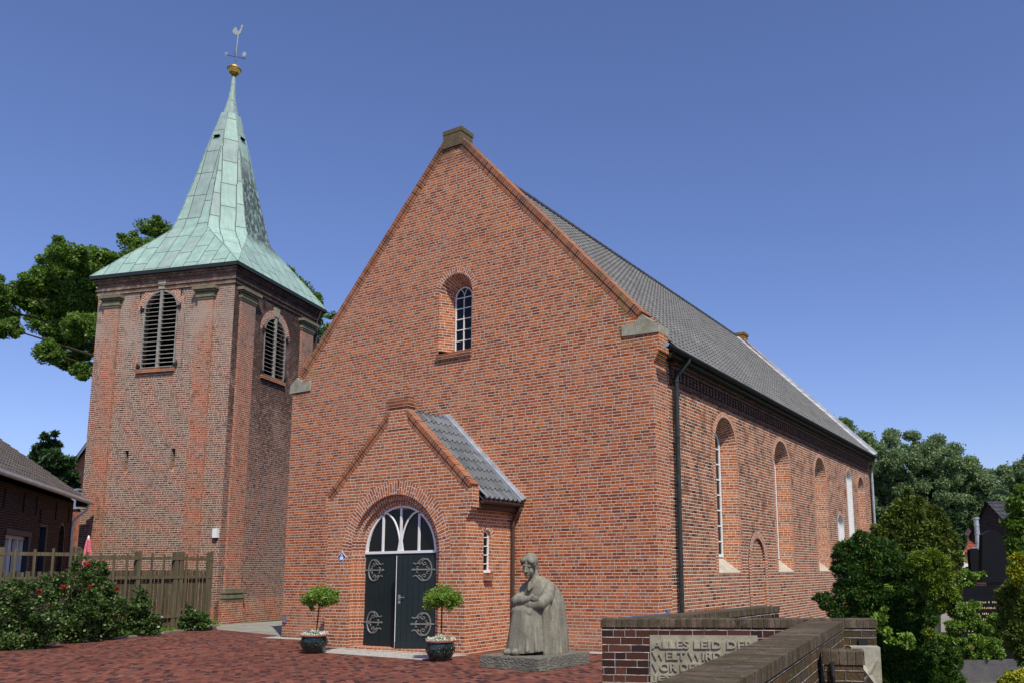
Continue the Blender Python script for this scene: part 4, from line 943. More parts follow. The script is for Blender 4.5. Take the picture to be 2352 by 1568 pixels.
# ================================================================== STATUE
def skin_mesh(blobs_fn, voxel, mat, name, parent, smooth=3, disp=0.0):
    """union of overlapping solids made one continuous surface by a voxel remesh"""
    me = bpy.data.meshes.new(name+'_raw'); bm = bmesh.new(); blobs_fn(bm); bm.to_mesh(me); bm.free()
    o = bpy.data.objects.new(name+'_raw', me); col.objects.link(o)
    rm = o.modifiers.new('r', 'REMESH'); rm.mode = 'VOXEL'; rm.voxel_size = voxel; rm.adaptivity = 0
    sm = o.modifiers.new('s', 'SMOOTH'); sm.factor = 0.5; sm.iterations = smooth
    dg = bpy.context.evaluated_depsgraph_get(); dg.update(); out = bpy.data.meshes.new_from_object(o.evaluated_get(dg))
    bpy.data.objects.remove(o); out.name = name; out.materials.clear(); out.materials.append(M[mat])
    out.polygons.foreach_set('use_smooth', [True]*len(out.polygons))
    return out
def loft(bm, rings, n=28, p=2.4):
    """closed solid through horizontal super-ellipses (cx, cy, z, rx, ry[, fold])"""
    prev = None; first = None
    for rg in rings:
        cx, cy, z, rx, ry = rg[:5]; fold = rg[5] if len(rg) > 5 else 0; tz = rg[6] if len(rg) > 6 else 0
        vs = []
        for j in range(n):
            t = 2*math.pi*j/n; c, s = math.cos(t), math.sin(t)
            k = 1+fold*math.cos(7*t+1.0)
            vs.append(bm.verts.new((cx+rx*k*math.copysign(abs(c)**(2/p), c), cy+ry*k*math.copysign(abs(s)**(2/p), s), z+tz*s)))
        if prev:
            for j in range(n): bm.faces.new((prev[j], prev[(j+1) % n], vs[(j+1) % n], vs[j]))
        else: first = vs
        prev = vs
    bm.faces.new(first[::-1]); bm.faces.new(prev)
def caps(bm, pts, rs, n=14):
    """tapered limb through points, round ends"""
    P = [V(p) for p in pts]; d0 = (P[1]-P[0]).normalized(); d1 = (P[-1]-P[-2]).normalized()
    seq = [(P[0]-d0*rs[0]*math.sin(a), rs[0]*math.cos(a)) for a in (1.45, 1.0, 0.5)]+list(zip(P, rs))+[(P[-1]+d1*rs[-1]*math.sin(a), rs[-1]*math.cos(a)) for a in (0.5, 1.0, 1.45)]
    prev = None; first = None; a = None
    for i, (c, r) in enumerate(seq):
        d = (seq[min(i+1, len(seq)-1)][0]-seq[max(i-1, 0)][0]).normalized()
        a = d.orthogonal().normalized() if a is None else (a-d*a.dot(d)).normalized(); b = d.cross(a)
        vs = [bm.verts.new(c+(a*math.cos(t)+b*math.sin(t))*r) for t in [2*math.pi*j/n for j in range(n)]]
        if prev:
            for j in range(n): bm.faces.new((prev[j], prev[(j+1) % n], vs[(j+1) % n], vs[j]))
        else: first = vs
        prev = vs
    bm.faces.new(first[::-1]); bm.faces.new(prev)
def ell(bm, c, r, rot=(0, 0, 0)):
    from mathutils import Euler
    mt = Matrix.Translation(V(c)) @ Euler([R(x) for x in rot]).to_matrix().to_4x4() @ Matrix.Diagonal((*r, 1))
    bmesh.ops.create_uvsphere(bm, u_segments=20, v_segments=14, radius=1.0, matrix=mt)

def figure(bm):
    # robe over the lap, falling to the hem
    loft(bm, [(-0.04, -0.19, 0.085, 0.49, 0.52, 0.020, 0.05), (-0.035, -0.195, 0.20, 0.47, 0.505, 0.035, 0.02), (-0.02, -0.205, 0.45, 0.425, 0.47, 0.042), (-0.015, -0.22, 0.70, 0.375, 0.42, 0.035), (-0.01, -0.225, 0.86, 0.355, 0.395, 0.01), (0, -0.21, 0.955, 0.30, 0.34), (0, -0.2, 1.0, 0.20, 0.24)], 56, 2.05)
    for s in (-1, 1):
        caps(bm, [(s*0.13, 0.2, 0.84), (s*0.165, -0.42, 0.905), (s*0.172, -0.47, 0.82)], [0.14, 0.125, 0.11])
    for (fx, fy, ft, fw) in ((-0.20, -0.62, 0.72, 0.05), (0.08, -0.64, 0.70, 0.045), (0.24, -0.60, 0.78, 0.05), (-0.40, -0.40, 0.7, 0.045), (0.36, -0.46, 0.75, 0.04)):
        caps(bm, [(fx*0.78, fy*0.84, ft), (fx*0.93, fy*0.97, ft*0.5), (fx*1.05, fy*1.03, 0.10)], [0.02, fw*0.7, fw], 8)
    # cloak over back and shoulders, reaching the block
    loft(bm, [(0.12, 0.24, 0.0, 0.50, 0.43, 0.012), (0.12, 0.24, 0.3, 0.495, 0.425, 0.012), (0.09, 0.23, 0.7, 0.48, 0.41), (0.07, 0.22, 1.0, 0.465, 0.40), (0.04, 0.19, 1.18, 0.43, 0.37), (0.02, 0.15, 1.31, 0.37, 0.31), (0.01, 0.10, 1.42, 0.26, 0.23), (0, 0.05, 1.50, 0.14, 0.14)], 56, 2.25)
    for (fx, fy, ft) in ((0.60, 0.10, 0.9), (0.58, 0.34, 1.1), (0.40, 0.58, 1.0), (0.14, 0.66, 1.0)):
        caps(bm, [(fx*0.86, fy*0.9+0.02, ft), (fx*0.97, fy, ft*0.5), (fx, fy, 0.02)], [0.015, 0.035, 0.045], 8)
    caps(bm, [(0.38, -0.02, 1.18), (0.43, -0.20, 0.85), (0.45, -0.24, 0.40), (0.47, -0.24, 0.03)], [0.09, 0.085, 0.075, 0.07])
    caps(bm, [(-0.32, 0.02, 1.18), (-0.38, -0.14, 0.9), (-0.38, -0.05, 0.4)], [0.10, 0.08, 0.08])
    # upper arms wrapped in the cloak, forearms crossed over the knees
    caps(bm, [(-0.30, 0.08, 1.26), (-0.34, -0.14, 1.06), (-0.31, -0.32, 1.00), (-0.14, -0.48, 1.03), (0.08, -0.52, 1.06), (0.20, -0.50, 1.08)], [0.14, 0.13, 0.12, 0.105, 0.085, 0.055])
    caps(bm, [(0.31, 0.08, 1.26), (0.41, -0.12, 1.08), (0.39, -0.32, 0.98), (0.20, -0.44, 0.96), (0.0, -0.46, 0.95)], [0.15, 0.14, 0.125, 0.10, 0.085])
    # the hand that lies on the far arm: palm, four fingers, thumb
    ell(bm, (0.25, -0.49, 1.10), (0.065, 0.042, 0.048), (0, 12, 16))
    for i, (dz, l, b) in enumerate([(0.038, 0.105, 0.0), (0.013, 0.125, 0.01), (-0.013, 0.118, 0.012), (-0.037, 0.092, 0.01)]):
        z = 1.10+dz; caps(bm, [(0.285, -0.505, z), (0.285+l*0.5, -0.490+b, z-0.010), (0.285+l, -0.440+b, z-0.030)], [0.0165, 0.016, 0.013], 8)
    caps(bm, [(0.235, -0.50, 1.135), (0.265, -0.485, 1.168), (0.305, -0.47, 1.168)], [0.019, 0.017, 0.013], 8)
    # collar and neck
    caps(bm, [(-0.01, 0.04, 1.40), (-0.03, -0.03, 1.60)], [0.115, 0.088])
    caps(bm, [(0.12, 0.02, 1.46), (0.06, -0.14, 1.36), (0.0, -0.24, 1.24)], [0.05, 0.04, 0.03]); caps(bm, [(-0.12, 0.02, 1.46), (-0.06, -0.14, 1.36), (-0.01, -0.24, 1.24)], [0.05, 0.04, 0.03])
    # feet under the hem
    for x in (-0.17, 0.04): ell(bm, (x-0.05, -0.66, 0.055), (0.085, 0.155, 0.07), (-8, 0, 0)); caps(bm, [(x-0.05, -0.50, 0.08), (x-0.05, -0.4, 0.16)], [0.075, 0.085])
def head(bm):
    # local head: face towards -y, centre of the skull at the origin
    ell(bm, (0, 0.015, 0.045), (0.122, 0.150, 0.135)); ell(bm, (0, -0.045, -0.055), (0.098, 0.100, 0.135))
    ell(bm, (0, -0.098, -0.150), (0.042, 0.040, 0.038))                       # chin
    caps(bm, [(0, -0.142, 0.025), (0, -0.166, -0.020), (0, -0.182, -0.058)], [0.015, 0.018, 0.024], 8)   # nose
    for s in (-1, 1):
        ell(bm, (s*0.018, -0.160, -0.062), (0.014, 0.016, 0.012))
        ell(bm, (s*0.050, -0.123, 0.030), (0.044, 0.020, 0.013), (0, s*8, s*-12))            # brow
        ell(bm, (s*0.047, -0.122, -0.004), (0.024, 0.014, 0.013))                         # lid
        ell(bm, (s*0.068, -0.100, -0.060), (0.032, 0.028, 0.045))                         # cheek
        ell(bm, (s*0.121, -0.005, -0.015), (0.014, 0.028, 0.042), (-10, 0, 0))             # ear
    ell(bm, (0, -0.134, -0.102), (0.033, 0.013, 0.008)); ell(bm, (0, -0.132, -0.119), (0.027, 0.013, 0.008))   # lips
    ell(bm, (0, 0.04, 0.075), (0.138, 0.155, 0.130)); ell(bm, (0, 0.10, -0.02), (0.125, 0.105, 0.13))          # hair
    for s in (-1, 1): ell(bm, (s*0.075, -0.085, 0.115), (0.075, 0.065, 0.045), (20, s*25, 0)); ell(bm, (s*0.118, -0.03, 0.065), (0.028, 0.075, 0.07))
    ell(bm, (0, 0.175, 0.0), (0.06, 0.05, 0.06))
def statue_all(bm):
    figure(bm); b2 = bmesh.new(); head(b2)
    from mathutils import Euler
    mt = Matrix.Translation((-0.05, -0.15, 1.72)) @ Euler((R(14), R(5), R(12))).to_matrix().to_4x4() @ Matrix.Diagonal((1.22, 1.22, 1.24, 1))
    bmesh.ops.transform(b2, matrix=mt, verts=b2.verts); t = bpy.data.meshes.new('t'); b2.to_mesh(t); b2.free(); bm.from_mesh(t)
SROT = R(-4); SPOS = V((-1.27, -2.93, 0))
statue = empty('statue', SPOS, 'grey stone statue of a seated cloaked woman with crossed arms on a plinth', 'statue')
statue.rotation_euler = (0, 0, SROT)
me = skin_mesh(statue_all, 0.0115, 'figure', 'seated_figure', None, 2)
o = bpy.data.objects.new('seated_figure', me); col.objects.link(o); o.parent = statue; o.location = (-0.03, 0.03, 0.235); o.scale = (0.90, 0.88, 0.985)
def pl(bm):
    bmesh.ops.create_cube(bm, size=1, matrix=Matrix.Translation((0, 0, 0.12)) @ Matrix.Diagonal((1.42, 1.62, 0.24, 1)))
    bmesh.ops.subdivide_edges(bm, edges=bm.edges, cuts=40, use_grid_fill=True)
    from mathutils import noise
    for v in bm.verts:
        if v.co.z < 0.232 and v.co.z > 0.01:
            k = noise.noise(v.co*22)*0.016+noise.noise(v.co*55)*0.010
            d = V((v.co.x/0.71, v.co.y/0.81, 0)); ax = 0 if abs(d.x) > abs(d.y) else 1
            v.co[ax] += math.copysign(k, v.co[ax])
        elif v.co.z >= 0.232: v.co.z += noise.noise(v.co*14)*0.004
me = bpy.data.meshes.new('plinth'); bm = bmesh.new(); pl(bm); bm.to_mesh(me); bm.free(); me.materials.append(M['plinth'])
o = bpy.data.objects.new('plinth', me); col.objects.link(o); o.parent = statue

# ================================================================== POTTED TREES
def potted(loc, label, seed, lean, fr, sc=1.0):
    rnd = random.Random(seed); t = empty('potted_tree', loc, label, 'potted tree', 'potted trees beside the church door')
    mb = MB(); c = V(loc)
    mb.lathe(c, [(0.01, 0.0), (0.19, 0.0), (0.215, 0.03), (0.27, 0.13), (0.30, 0.24), (0.285, 0.33), (0.265, 0.385)], 'pot', 28)
    for i in range(14):
        a = 2*math.pi*i/14; q = c+V((0.288*math.cos(a), 0.288*math.sin(a), 0.255))
        mb.tube([q+V((0, 0, -0.05)), q+V((math.cos(a)*0.012, math.sin(a)*0.012, 0)), q+V((0, 0, 0.045))], [0.008, 0.020, 0.008], 'pot', 6)
        a2 = a+0.22; q = c+V((0.285*math.cos(a2), 0.285*math.sin(a2), 0.17)); q2 = c+V((0.287*math.cos(a2+0.2), 0.287*math.sin(a2+0.2), 0.21)); mb.tube([q, q2], 0.012, 'pot', 5)
    o = mb.build('pot', t, True)
    mb = MB(); mb.lathe(c, [(0.265, 0.385), (0.310, 0.385), (0.315, 0.41), (0.29, 0.425), (0.255, 0.415), (0.25, 0.37), (0.01, 0.37)], 'terracotta', 28); mb.build('rim', t)
    top = c+V((lean[0], lean[1], 1.16*sc)); mb = MB(); mb.tube([c+V((0.0, 0, 0.36)), c.lerp(top, 0.5)+V((0.01, 0, 0)), top], [0.018, 0.015, 0.014], 'bark', 6)
    for i in range(9):
        a = rnd.uniform(0, 6.28); mb.tube([top-V((0, 0, 0.05)), top+V((math.cos(a)*0.14, math.sin(a)*0.14, rnd.uniform(0.05, 0.22))), top+V((math.cos(a)*0.3, math.sin(a)*0.3, rnd.uniform(0.0, 0.26)))], 0.006, 'bark', 4)
    mb.build('trunk', t)
    bl = [(top.x, top.y, top.z+0.15, 0.31)]+[(top.x+math.cos(a)*0.24+rnd.uniform(-.04, .04), top.y+math.sin(a)*0.24, top.z+rnd.uniform(-0.01, 0.16), rnd.uniform(0.15, 0.21)) for a in [i*0.7 for i in range(9)]]
    bl += [(top.x+x, top.y, top.z+z, 0.07) for x, z in fr]
    leaves('crown', bl, 12000, 0.030, 'leafpot', t, 2.4, 0.30, 0.2, 0.1, 0.75, seed, 8, 0.3, 0.5)
    leaves('flower_foliage', [(c.x, c.y, c.z+0.42, 0.27)], 500, 0.03, 'leafpot', t, 1.6, 0.2, 0, 0, 0.22, seed+5)
    bl = [(c.x+0.24*math.cos(a), c.y+0.24*math.sin(a), c.z+0.435+rnd.uniform(-0.02, 0.02), 0.08) for a in [i*0.52 for i in range(12)]]+[(c.x, c.y, c.z+0.46, 0.15)]
    leaves('flowers', bl, 1300, 0.026, 'petalw', t, 1.2, 0.2, 0, 0.6, 0.6, seed+9)
    return t
potted((-7.42, -2.98, 0), 'small round potted tree with white flowers left of the arched door', 3, (0.13, 0, 0), [(-0.28, -0.10), (-0.24, -0.16), (0.26, -0.06)])
potted((-3.60, -3.02, 0), 'small round potted tree with white flowers in front of the right door leaf', 8, (0.02, 0, 0), [(-0.42, 0.08), (-0.35, 0.24), (0.22, -0.08)])

# ================================================================== GARDEN WALLS
def wall_fr(a, b):
    a, b = V((*a, 0)), V((*b, 0)); U = (b-a).normalized(); N = V((U.y, -U.x, 0)); return frame(a, U, N), (b-a).length
def brickwall(name, a, b, th, top, label, m='gwall', capm='gcap', holes=(), group='brick garden walls', cap=0.095):
    fr, L = wall_fr(a, b); t = empty(name, V((*a, 0)), label, 'wall', group)
    mb = MB(); mb.box((0, -th, -0.15), (L, 0, top-cap), m, fr); mb.build('brickwork', t)
    mb = MB()
    def cp(P, uvs): mb.poly(P, capm, uvs)
    e = 0.012; z0, z1 = top-cap+0.0005, top
    # rowlock bricks: courses run along the wall, so v = distance along it
    cp([fr(-e, e, z0), fr(L+e, e, z0), fr(L+e, e, z1), fr(-e, e, z1)], [(0.01, 0), (0.01, L), (0.10, L), (0.10, 0)])
    cp([fr(-e, e, z1), fr(L+e, e, z1), fr(L+e, -th-e, z1), fr(-e, -th-e, z1)], [(0.11, 0), (0.11, L), (0.11+th, L), (0.11+th, 0)])
    cp([fr(L+e, -th-e, z0), fr(-e, -th-e, z0), fr(-e, -th-e, z1), fr(L+e, -th-e, z1)], [(0.01, L), (0.01, 0), (0.10, 0), (0.10, L)])
    for x in (-e, L+e): cp([fr(x, e, z0), fr(x, -th-e, z0), fr(x, -th-e, z1), fr(x, e, z1)], [(0, 0), (0, th), (0.09, th), (0.09, 0)])
    for q in (e, -th-e): pass
    mb.poly([fr(-e, e, z0), fr(-e, -th-e, z0), fr(L+e, -th-e, z0), fr(L+e, e, z0)], capm)
    mb.build('coping', t); return t, fr, L
PA_, PB_ = (2.823, -7.523), (5.50, -6.572)
t, fr, L = brickwall('garden_wall', PA_, PB_, 0.36, 1.21, 'low dark brick wall bearing the inscribed stone slab')
# inscribed slab
mb = MB(); mb.box((0.600, -0.05, 0.02), (1.905, 0.012, 1.022), 'slab', fr)
slab = mb.build('inscribed_slab'); tag(slab, 'sandstone slab with raised lettering set in the low dark brick wall', 'inscription slab')
def text_mesh(body, width, height, fr, u0, z0, n, ex_, mat, name, parent, bold=0.018, sp=1.0):
    cu = bpy.data.curves.new('t', 'FONT'); cu.body = body; cu.size = 1; cu.extrude = 0.02; cu.offset = bold; cu.resolution_u = 3; cu.space_character = sp
    o = bpy.data.objects.new('t', cu); col.objects.link(o); dg = bpy.context.evaluated_depsgraph_get(); dg.update()
    me = bpy.data.meshes.new_from_object(o.evaluated_get(dg)); bpy.data.objects.remove(o)
    co = np.empty(len(me.vertices)*3, np.float32); me.vertices.foreach_get('co', co); co = co.reshape(-1, 3)
    lo, hi = co.min(0), co.max(0)
    for v, c in zip(me.vertices, co):
        v.co = fr(u0+(c[0]-lo[0])/(hi[0]-lo[0])*width, n+(c[2]-lo[2])/(hi[2]-lo[2])*ex_, z0+(c[1]-lo[1])/(hi[1]-lo[1])*height)
    me.materials.clear(); me.materials.append(M[mat]); me.name = name; return link(name, me, parent)
for body, w, z in (('ALLES LEID DER', 1.235, 0.862), ('WELT WIRD KLEI', 1.17, 0.728), ('VOR DER Z', 0.74, 0.592), ('JESU', 0.37, 0.458)):
    text_mesh(body, w, 0.098, fr, 0.625, z, 0.0125, 0.020, 'slab', 'raised_lettering', slab, 0.022, 0.97)
# parapet wall running towards the viewer
t, fr2, L2 = brickwall('garden_wall', (6.62, -14.1), (5.575, -6.62), 0.385, 1.20, 'mossy brick wall with a broad coping running towards the viewer', 'gmoss')
t_high, frp, Lp = brickwall('gate_pier', (5.505, -6.47), (5.89, -6.32), 0.36, 1.205, 'mossy brick pier where the two low walls meet', 'gmoss', group='brick gate piers')
t_low, frq, Lq = brickwall('gate_pier', (5.98, -9.02), (6.30, -8.93), 0.30, 1.07, 'lower mossy brick pier with an iron hinge against the mossy wall', 'gmoss', group='brick gate piers', cap=0.115)
mb = MB(); mb.box((0.05, 0.0, 0.78), (0.085, 0.045, 0.98), 'ironblack', frq); mb.tube([frq(0.067, 0.03, 0.76), frq(0.067, 0.06, 0.86), frq(0.067, 0.03, 0.97)], 0.014, 'ironblack', 6)
mb.build('iron_hinge', t_low)
mb = MB(); mb.box((0.20, 0.0, 0.70), (0.30, 0.03, 0.98), 'ironblack', frp); mb.box((0.18, 0.03, 0.72), (0.33, 0.05, 0.76), 'ironblack', frp)
mb.build('iron_hinge', t_high)
# carved stone post with a faceted star face
a = at(1955, 1484, 9.4); sfr = frame((a.x, a.y, 0), (0.94, 0.34, 0), (0.34, -0.94, 0)); zt = at(1960, 1485, 9.4).z
mb = MB(); mb.box((0, -0.22, 0.2), (0.315, 0, zt), 'stone', sfr)
cxs, czs = 0.16, zt-0.30
for i in range(4):
    a0 = math.pi/2*i+math.pi/4; a1 = a0+math.pi/2; am = a0+math.pi/4
    p0 = (cxs+0.145*math.cos(a0)*1.35, czs+0.27*math.sin(a0)); p1 = (cxs+0.145*math.cos(a1)*1.35, czs+0.27*math.sin(a1))
    pm = (cxs+0.05*math.cos(am), czs+0.08*math.sin(am))
    mb.poly([sfr(p0[0]*0.98+0.003, 0.002, p0[1]), sfr(pm[0], 0.002, pm[1]), sfr(cxs, 0.075, czs)], 'stone'); mb.poly([sfr(pm[0], 0.002, pm[1]), sfr(p1[0]*0.98+0.003, 0.002, p1[1]), sfr(cxs, 0.075, czs)], 'stone')
tag(mb.build('stone_post'), 'grey carved stone post with a faceted star standing beside the mossy pier', 'stone post')
t, fr3, L3 = brickwall('garden_wall', (3.30, -6.85), (3.62, -2.90), 0.38, 1.20, 'brick wall running from the inscribed wall back towards the church side', 'gwall')
mb = MB()
gfr = frame((2.89, -5.75, 0), (-0.18, -1.10, 0), (-1, 0.16, 0))
mb.box((0, -0.02, 1.15), (1.05, 0.02, 1.20), 'bluebar', gfr); mb.box((0, -0.02, 0.25), (1.05, 0.02, 0.30), 'bluebar', gfr)
for i in range(9): mb.box((0.02+i*0.125, -0.01, 0.28), (0.045+i*0.125, 0.01, 1.16), 'bluebar', gfr)
mb.tube([gfr(-0.03, 0, 0), gfr(-0.03, 0, 1.25)], 0.03, 'bluebar', 8)
tag(mb.build('metal_gate'), 'blue grey metal gate with its top rail just above the inscribed wall', 'gate')

# ================================================================== LEFT SIDE: FENCE, ROSES, HOUSE
FA, FB, FC = V((-18.6, -13.2, 0)), V((-14.35, -5.35, 0)), V((-17.75, 1.55, 0))
FA = V((-21.5, -12.2, 0)); 
A0 = at(-60, 1480, 21.6); A0.z = 0
FB = at(162, 1470, 23.7); FB.z = 0
fence = empty('picket_fence', (FB.x, FB.y, 0), 'weathered grey wooden fence with tall posts and open tops before the tower', 'fence')
def fence_run(a, b, posts, npick, tall=2.52, low=1.95, pn=90, gate=()):
    U = (b-a); L = U.length; U.normalize(); N = V((U.y, -U.x, 0)); fr = lambda u, n, z: a+U*u+N*n+V((0, 0, z))
    for i, u in enumerate(posts):
        w = 0.075; p = MB(); p.box((u-w, -w, 0), (u+w, w, tall+random.uniform(-.03, .03)), 'wood', fr); p.build('post', fence)
    for z in (tall-0.20, 1.75, 0.5):
        p = MB(); p.box((0, 0.04, z-0.05), (L, 0.085, z+0.05), 'wood', fr); p.build('rail', fence)
    nt = int(L/0.42)
    for i in range(nt):
        u = (i+0.5)*L/nt
        if min(abs(u-q) for q in posts) < 0.12: continue
        p = MB(); p.box((u-0.035, 0.09, 0.1), (u+0.035, 0.115, tall-0.05+random.uniform(-.03, .03)), 'wood', fr); p.build('tall_picket', fence)
    mb = MB(); k = int(L/0.145)
    for i in range(k):
        u = (i+0.5)*L/k; w = 0.058+random.uniform(-.008, .006)
        mb.box((u-w, -0.02+random.uniform(-.004, .004), 0.08), (u+w, 0.004, low+random.uniform(-.03, .02)), 'wood', fr)
    mb.build('boards', fence)
fence_run(A0, FB, (0.4, 2.4, (FB-A0).length), 12, 2.63, 1.95)
fence_run(FB, FC, (0.02, 2.0, 3.4, (FC-FB).length-1.25, (FC-FB).length-0.05), 20, 2.55, 1.98)

def shrub(name, pts, n, size, mat, label, cat, group=None, seed=1, stems=False, clump=10, **kw):
    base = V((sum(p[0] for p in pts)/len(pts), sum(p[1] for p in pts)/len(pts), 0))
    t = empty(name, base, label, cat, group)
    leaves('foliage', pts, n, size, mat, t, seed=seed, clump=clump, **kw)
    if stems:
        mb = MB()
        for p in pts: limb(mb, base+V((random.uniform(-.2, .2), random.uniform(-.2, .2), 0)), (p[0], p[1], p[2]+p[3]*0.3), 0.022, 0.006, 'bark', 0.12, 5, 4)
        mb.build('stems', t)
    return t
def ground_at(x, y):
    d = 1.8/((y-784-PY)/FOC*cu_.z - cf.z - cr_.z*(x-1176-PX)/FOC); return at(x, y, d)
def bl(x, y, d, rpx): p = at(x, y, d); return (p.x, p.y, max(p.z, 0.1), rpx*d/FOC)
roses = [
    ([(30, 1400, 55), (75, 1345, 45), (10, 1345, 40), (60, 1440, 60), (110, 1395, 45), (20, 1450, 50)], 21.0, 'large rose bush at the far left of the fence bed'),
    ([(150, 1370, 45), (130, 1320, 28), (175, 1310, 35), (165, 1425, 60), (200, 1380, 45), (120, 1430, 45), (185, 1270, 22)], 22.8, 'tall rose bush with red blooms at the fence corner post'),
    ([(225, 1340, 42), (215, 1300, 32), (250, 1390, 45), (240, 1430, 42), (205, 1430, 35)], 23.7, 'rose bush with a red bloom in front of the first fence bay after the corner'),
    ([(325, 1375, 35), (300, 1420, 42), (345, 1420, 32), (320, 1345, 20), (275, 1440, 30)], 25.2, 'rose bush at the middle of the fence'),
    ([(445, 1405, 28), (430, 1425, 30), (468, 1420, 24), (425, 1385, 18)], 27.4, 'small pale bush at the tower end of the fence')]
for i, (ps, d, lab) in enumerate(roses):
    t = shrub('rose_bush', [bl(x, y+14, d, r*0.86) for x, y, r in ps], 13000 if i < 3 else 8000, 0.058 if i < 3 else 0.065, 'leafrose', lab, 'rose bush', 'rose bushes along the fence', seed=20+i, stems=True, clump=9, flat=0.3, aspect=1.5, shell=0.45, squash=0.95, fill=0.25)
    for (bx, by) in [[(91, 1358), (146, 1346)], [(207, 1346), (203, 1296)], [(268, 1350)], [], []][i]:
        c = at(bx, by, d-0.55)
        mb_ = leaves('bloom', [(c.x, c.y, c.z, 0.05)], 50, 0.055, 'petalr', t, 1.2, 0.3, 0, 0, 0.8, i*7+int(bx))
# low green strip under the roses, kerb along the paving
mb = MB()
K = [ground_at(x, y) for x, y in ((-60, 1497), (0, 1490), (190, 1473), (375, 1455), (440, 1446), (505, 1437))]
for i in range(len(K)-1):
    a, b = K[i], K[i+1]; U = (b-a).normalized(); N = V((U.y, -U.x, 0)); s = 0.0; L = (b-a).length
    while s < L-0.1:
        l = min(random.uniform(0.5, 0.9), L-s); o_ = random.uniform(-0.015, 0.015); z = 0.055+random.uniform(-.012, .01)
        f_ = lambda u, n, z: a+U*u+N*n+V((0, 0, z)); mb.box((s+0.01, -0.12+o_, -0.05), (s+l-0.01, o_, z), 'kerb', f_); s += l
tag(mb.build('bed_kerb'), 'pale stone edging along the rose bed', 'kerb')
rg = []
for i in range(len(K)-1):
    for t_ in np.linspace(0, 1, 6):
        p = K[i].lerp(K[i+1], float(t_)); U = (K[i+1]-K[i]).normalized(); N = V((-U.y, U.x, 0)); q = p+N*0.45; rg.append((q.x, q.y, 0.04, 0.42))
tag(leaves('ground_cover', rg, 9000, 0.08, 'lime', None, 3.0, 0.1, 0, 0.4, 0.35, 77), kind='stuff')

# --- house on the left
H0 = at(202.7, 1150, 31.6); H1 = at(0, 1085.6, 31.6*0.707); hd = (H0-H1); hd.z = 0; Lh = hd.length; hd.normalize(); hn = V((-hd.y, hd.x, 0))
if hn.dot(CAM-H0) < 0: hn = -hn
HZ = 4.62; HO = V((H0.x, H0.y, 0))-hn*0.42
HF = lambda u, n, z: HO+hd*u+hn*n+V((0, 0, z))
house = empty('brick_house', HO, 'low dark brick house with a grey brown tiled roof left of the tower', 'house')
mb = MB(); hw = [(-7.5, -5.2, 3.20), (-3.95, -3.35, 3.55)]
holes = [[(-7.5, 0.9), (-7.5, 3.2), (-5.2, 3.2), (-5.2, 0.9)], arch_pts(-1.45, 0.42, 0.9, 3.3, 12), [(-4.2, 0.9), (-4.2, 3.55), (-3.3, 3.55), (-3.3, 0.9)]]
wall(mb, HF, [(-13, 0), (-0.25, 0), (-0.25, HZ-0.1), (-13, HZ-0.1)], holes, 'house')
mb.poly([HF(-0.25, 0, 0), HF(-0.25, -8, 0), HF(-0.25, -8, HZ), HF(-0.25, -4, HZ+2.9), HF(-0.25, 0, HZ)], 'house')
mb.box((-12.9, -0.8, 0), (-0.3, -0.35, HZ-0.3), 'interior', HF)
mb.poly([HF(-13, 0, 0), HF(-13, 0, HZ), HF(-13, -4, HZ+2.9), HF(-13, -8, HZ), HF(-13, -8, 0)], 'house'); mb.poly([HF(-13, -8, 0), HF(-0.25, -8, 0), HF(-0.25, -8, HZ), HF(-13, -8, HZ)], 'house')
for a, b in ((-7.5, -5.2), (-4.2, -3.3), (-1.87, -1.03)):
    for u in (a, b): mb.poly([HF(u, 0, 0.9), HF(u, -0.3, 0.9), HF(u, -0.3, 3.6), HF(u, 0, 3.6)], 'house')
mb.box((-4.35, 0.0, 3.56), (-3.15, 0.05, 4.0), 'house', HF)
mb.build('wall', house)
w_ = MB()
w_.box((-7.55, -0.12, 3.05), (-5.15, 0.03, 3.20), 'blueframe', HF); w_.box((-5.34, -0.28, 0.9), (-5.16, 0.02, 3.08), 'blueframe', HF)
w_.box((-7.45, -0.25, 2.95), (-5.35, -0.10, 3.05), 'white', HF)
for u in (-7.45, -6.75, -6.60, -5.95, -5.48): w_.box((u, -0.25, 0.9), (u+0.09, -0.12, 3.0), 'white', HF)
w_.box((-7.4, -0.24, 1.85), (-5.4, -0.13, 1.93), 'white', HF)
wo = w_.build('window', house); p_ = MB(); p_.box((-7.45, -0.30, 0.9), (-5.3, -0.26, 3.05), 'glass', HF); p_.build('pane', wo)
w_ = MB(); w_.box((-3.50, -0.28, 0.9), (-3.32, 0.01, 3.5), 'blueframe', HF); w_.box((-4.2, -0.28, 3.45), (-3.3, 0.0, 3.55), 'blueframe', HF); wo = w_.build('window', house); p_ = MB(); p_.box((-4.2, -0.33, 0.9), (-3.4, -0.29, 3.5), 'glass', HF); p_.build('pane', wo)
w_ = MB(); ring(w_, HF, -1.45, 0.34, 0.42, 0.9, 3.3, 'iron', -0.02, -0.02, 12); wo = w_.build('window', house); p_ = MB(); wall(p_, HF, arch_pts(-1.45, 0.40, 0.9, 3.3, 12), [], 'glass', -0.2); p_.build('pane', wo)
mb = MB(); ps_ = R(36); su = (-hn*math.cos(ps_)+V((0, 0, math.sin(ps_)))).normalized(); sn = (hn*math.sin(ps_)+V((0, 0, math.cos(ps_)))).normalized()
o0 = HF(-13.0, 0.42, HZ); pantiles(mb, o0, hd, su, sn, 13.05, 5.6, 0.25, 0.34, 'htile', 0.045, 0.035, 4, 0.004)
p1 = HF(-13, 0.42, HZ-0.05); p2 = HF(0.05, 0.42, HZ-0.05); mb.poly([p1, p2, p2+su*5.6, p1+su*5.6], 'greytile')
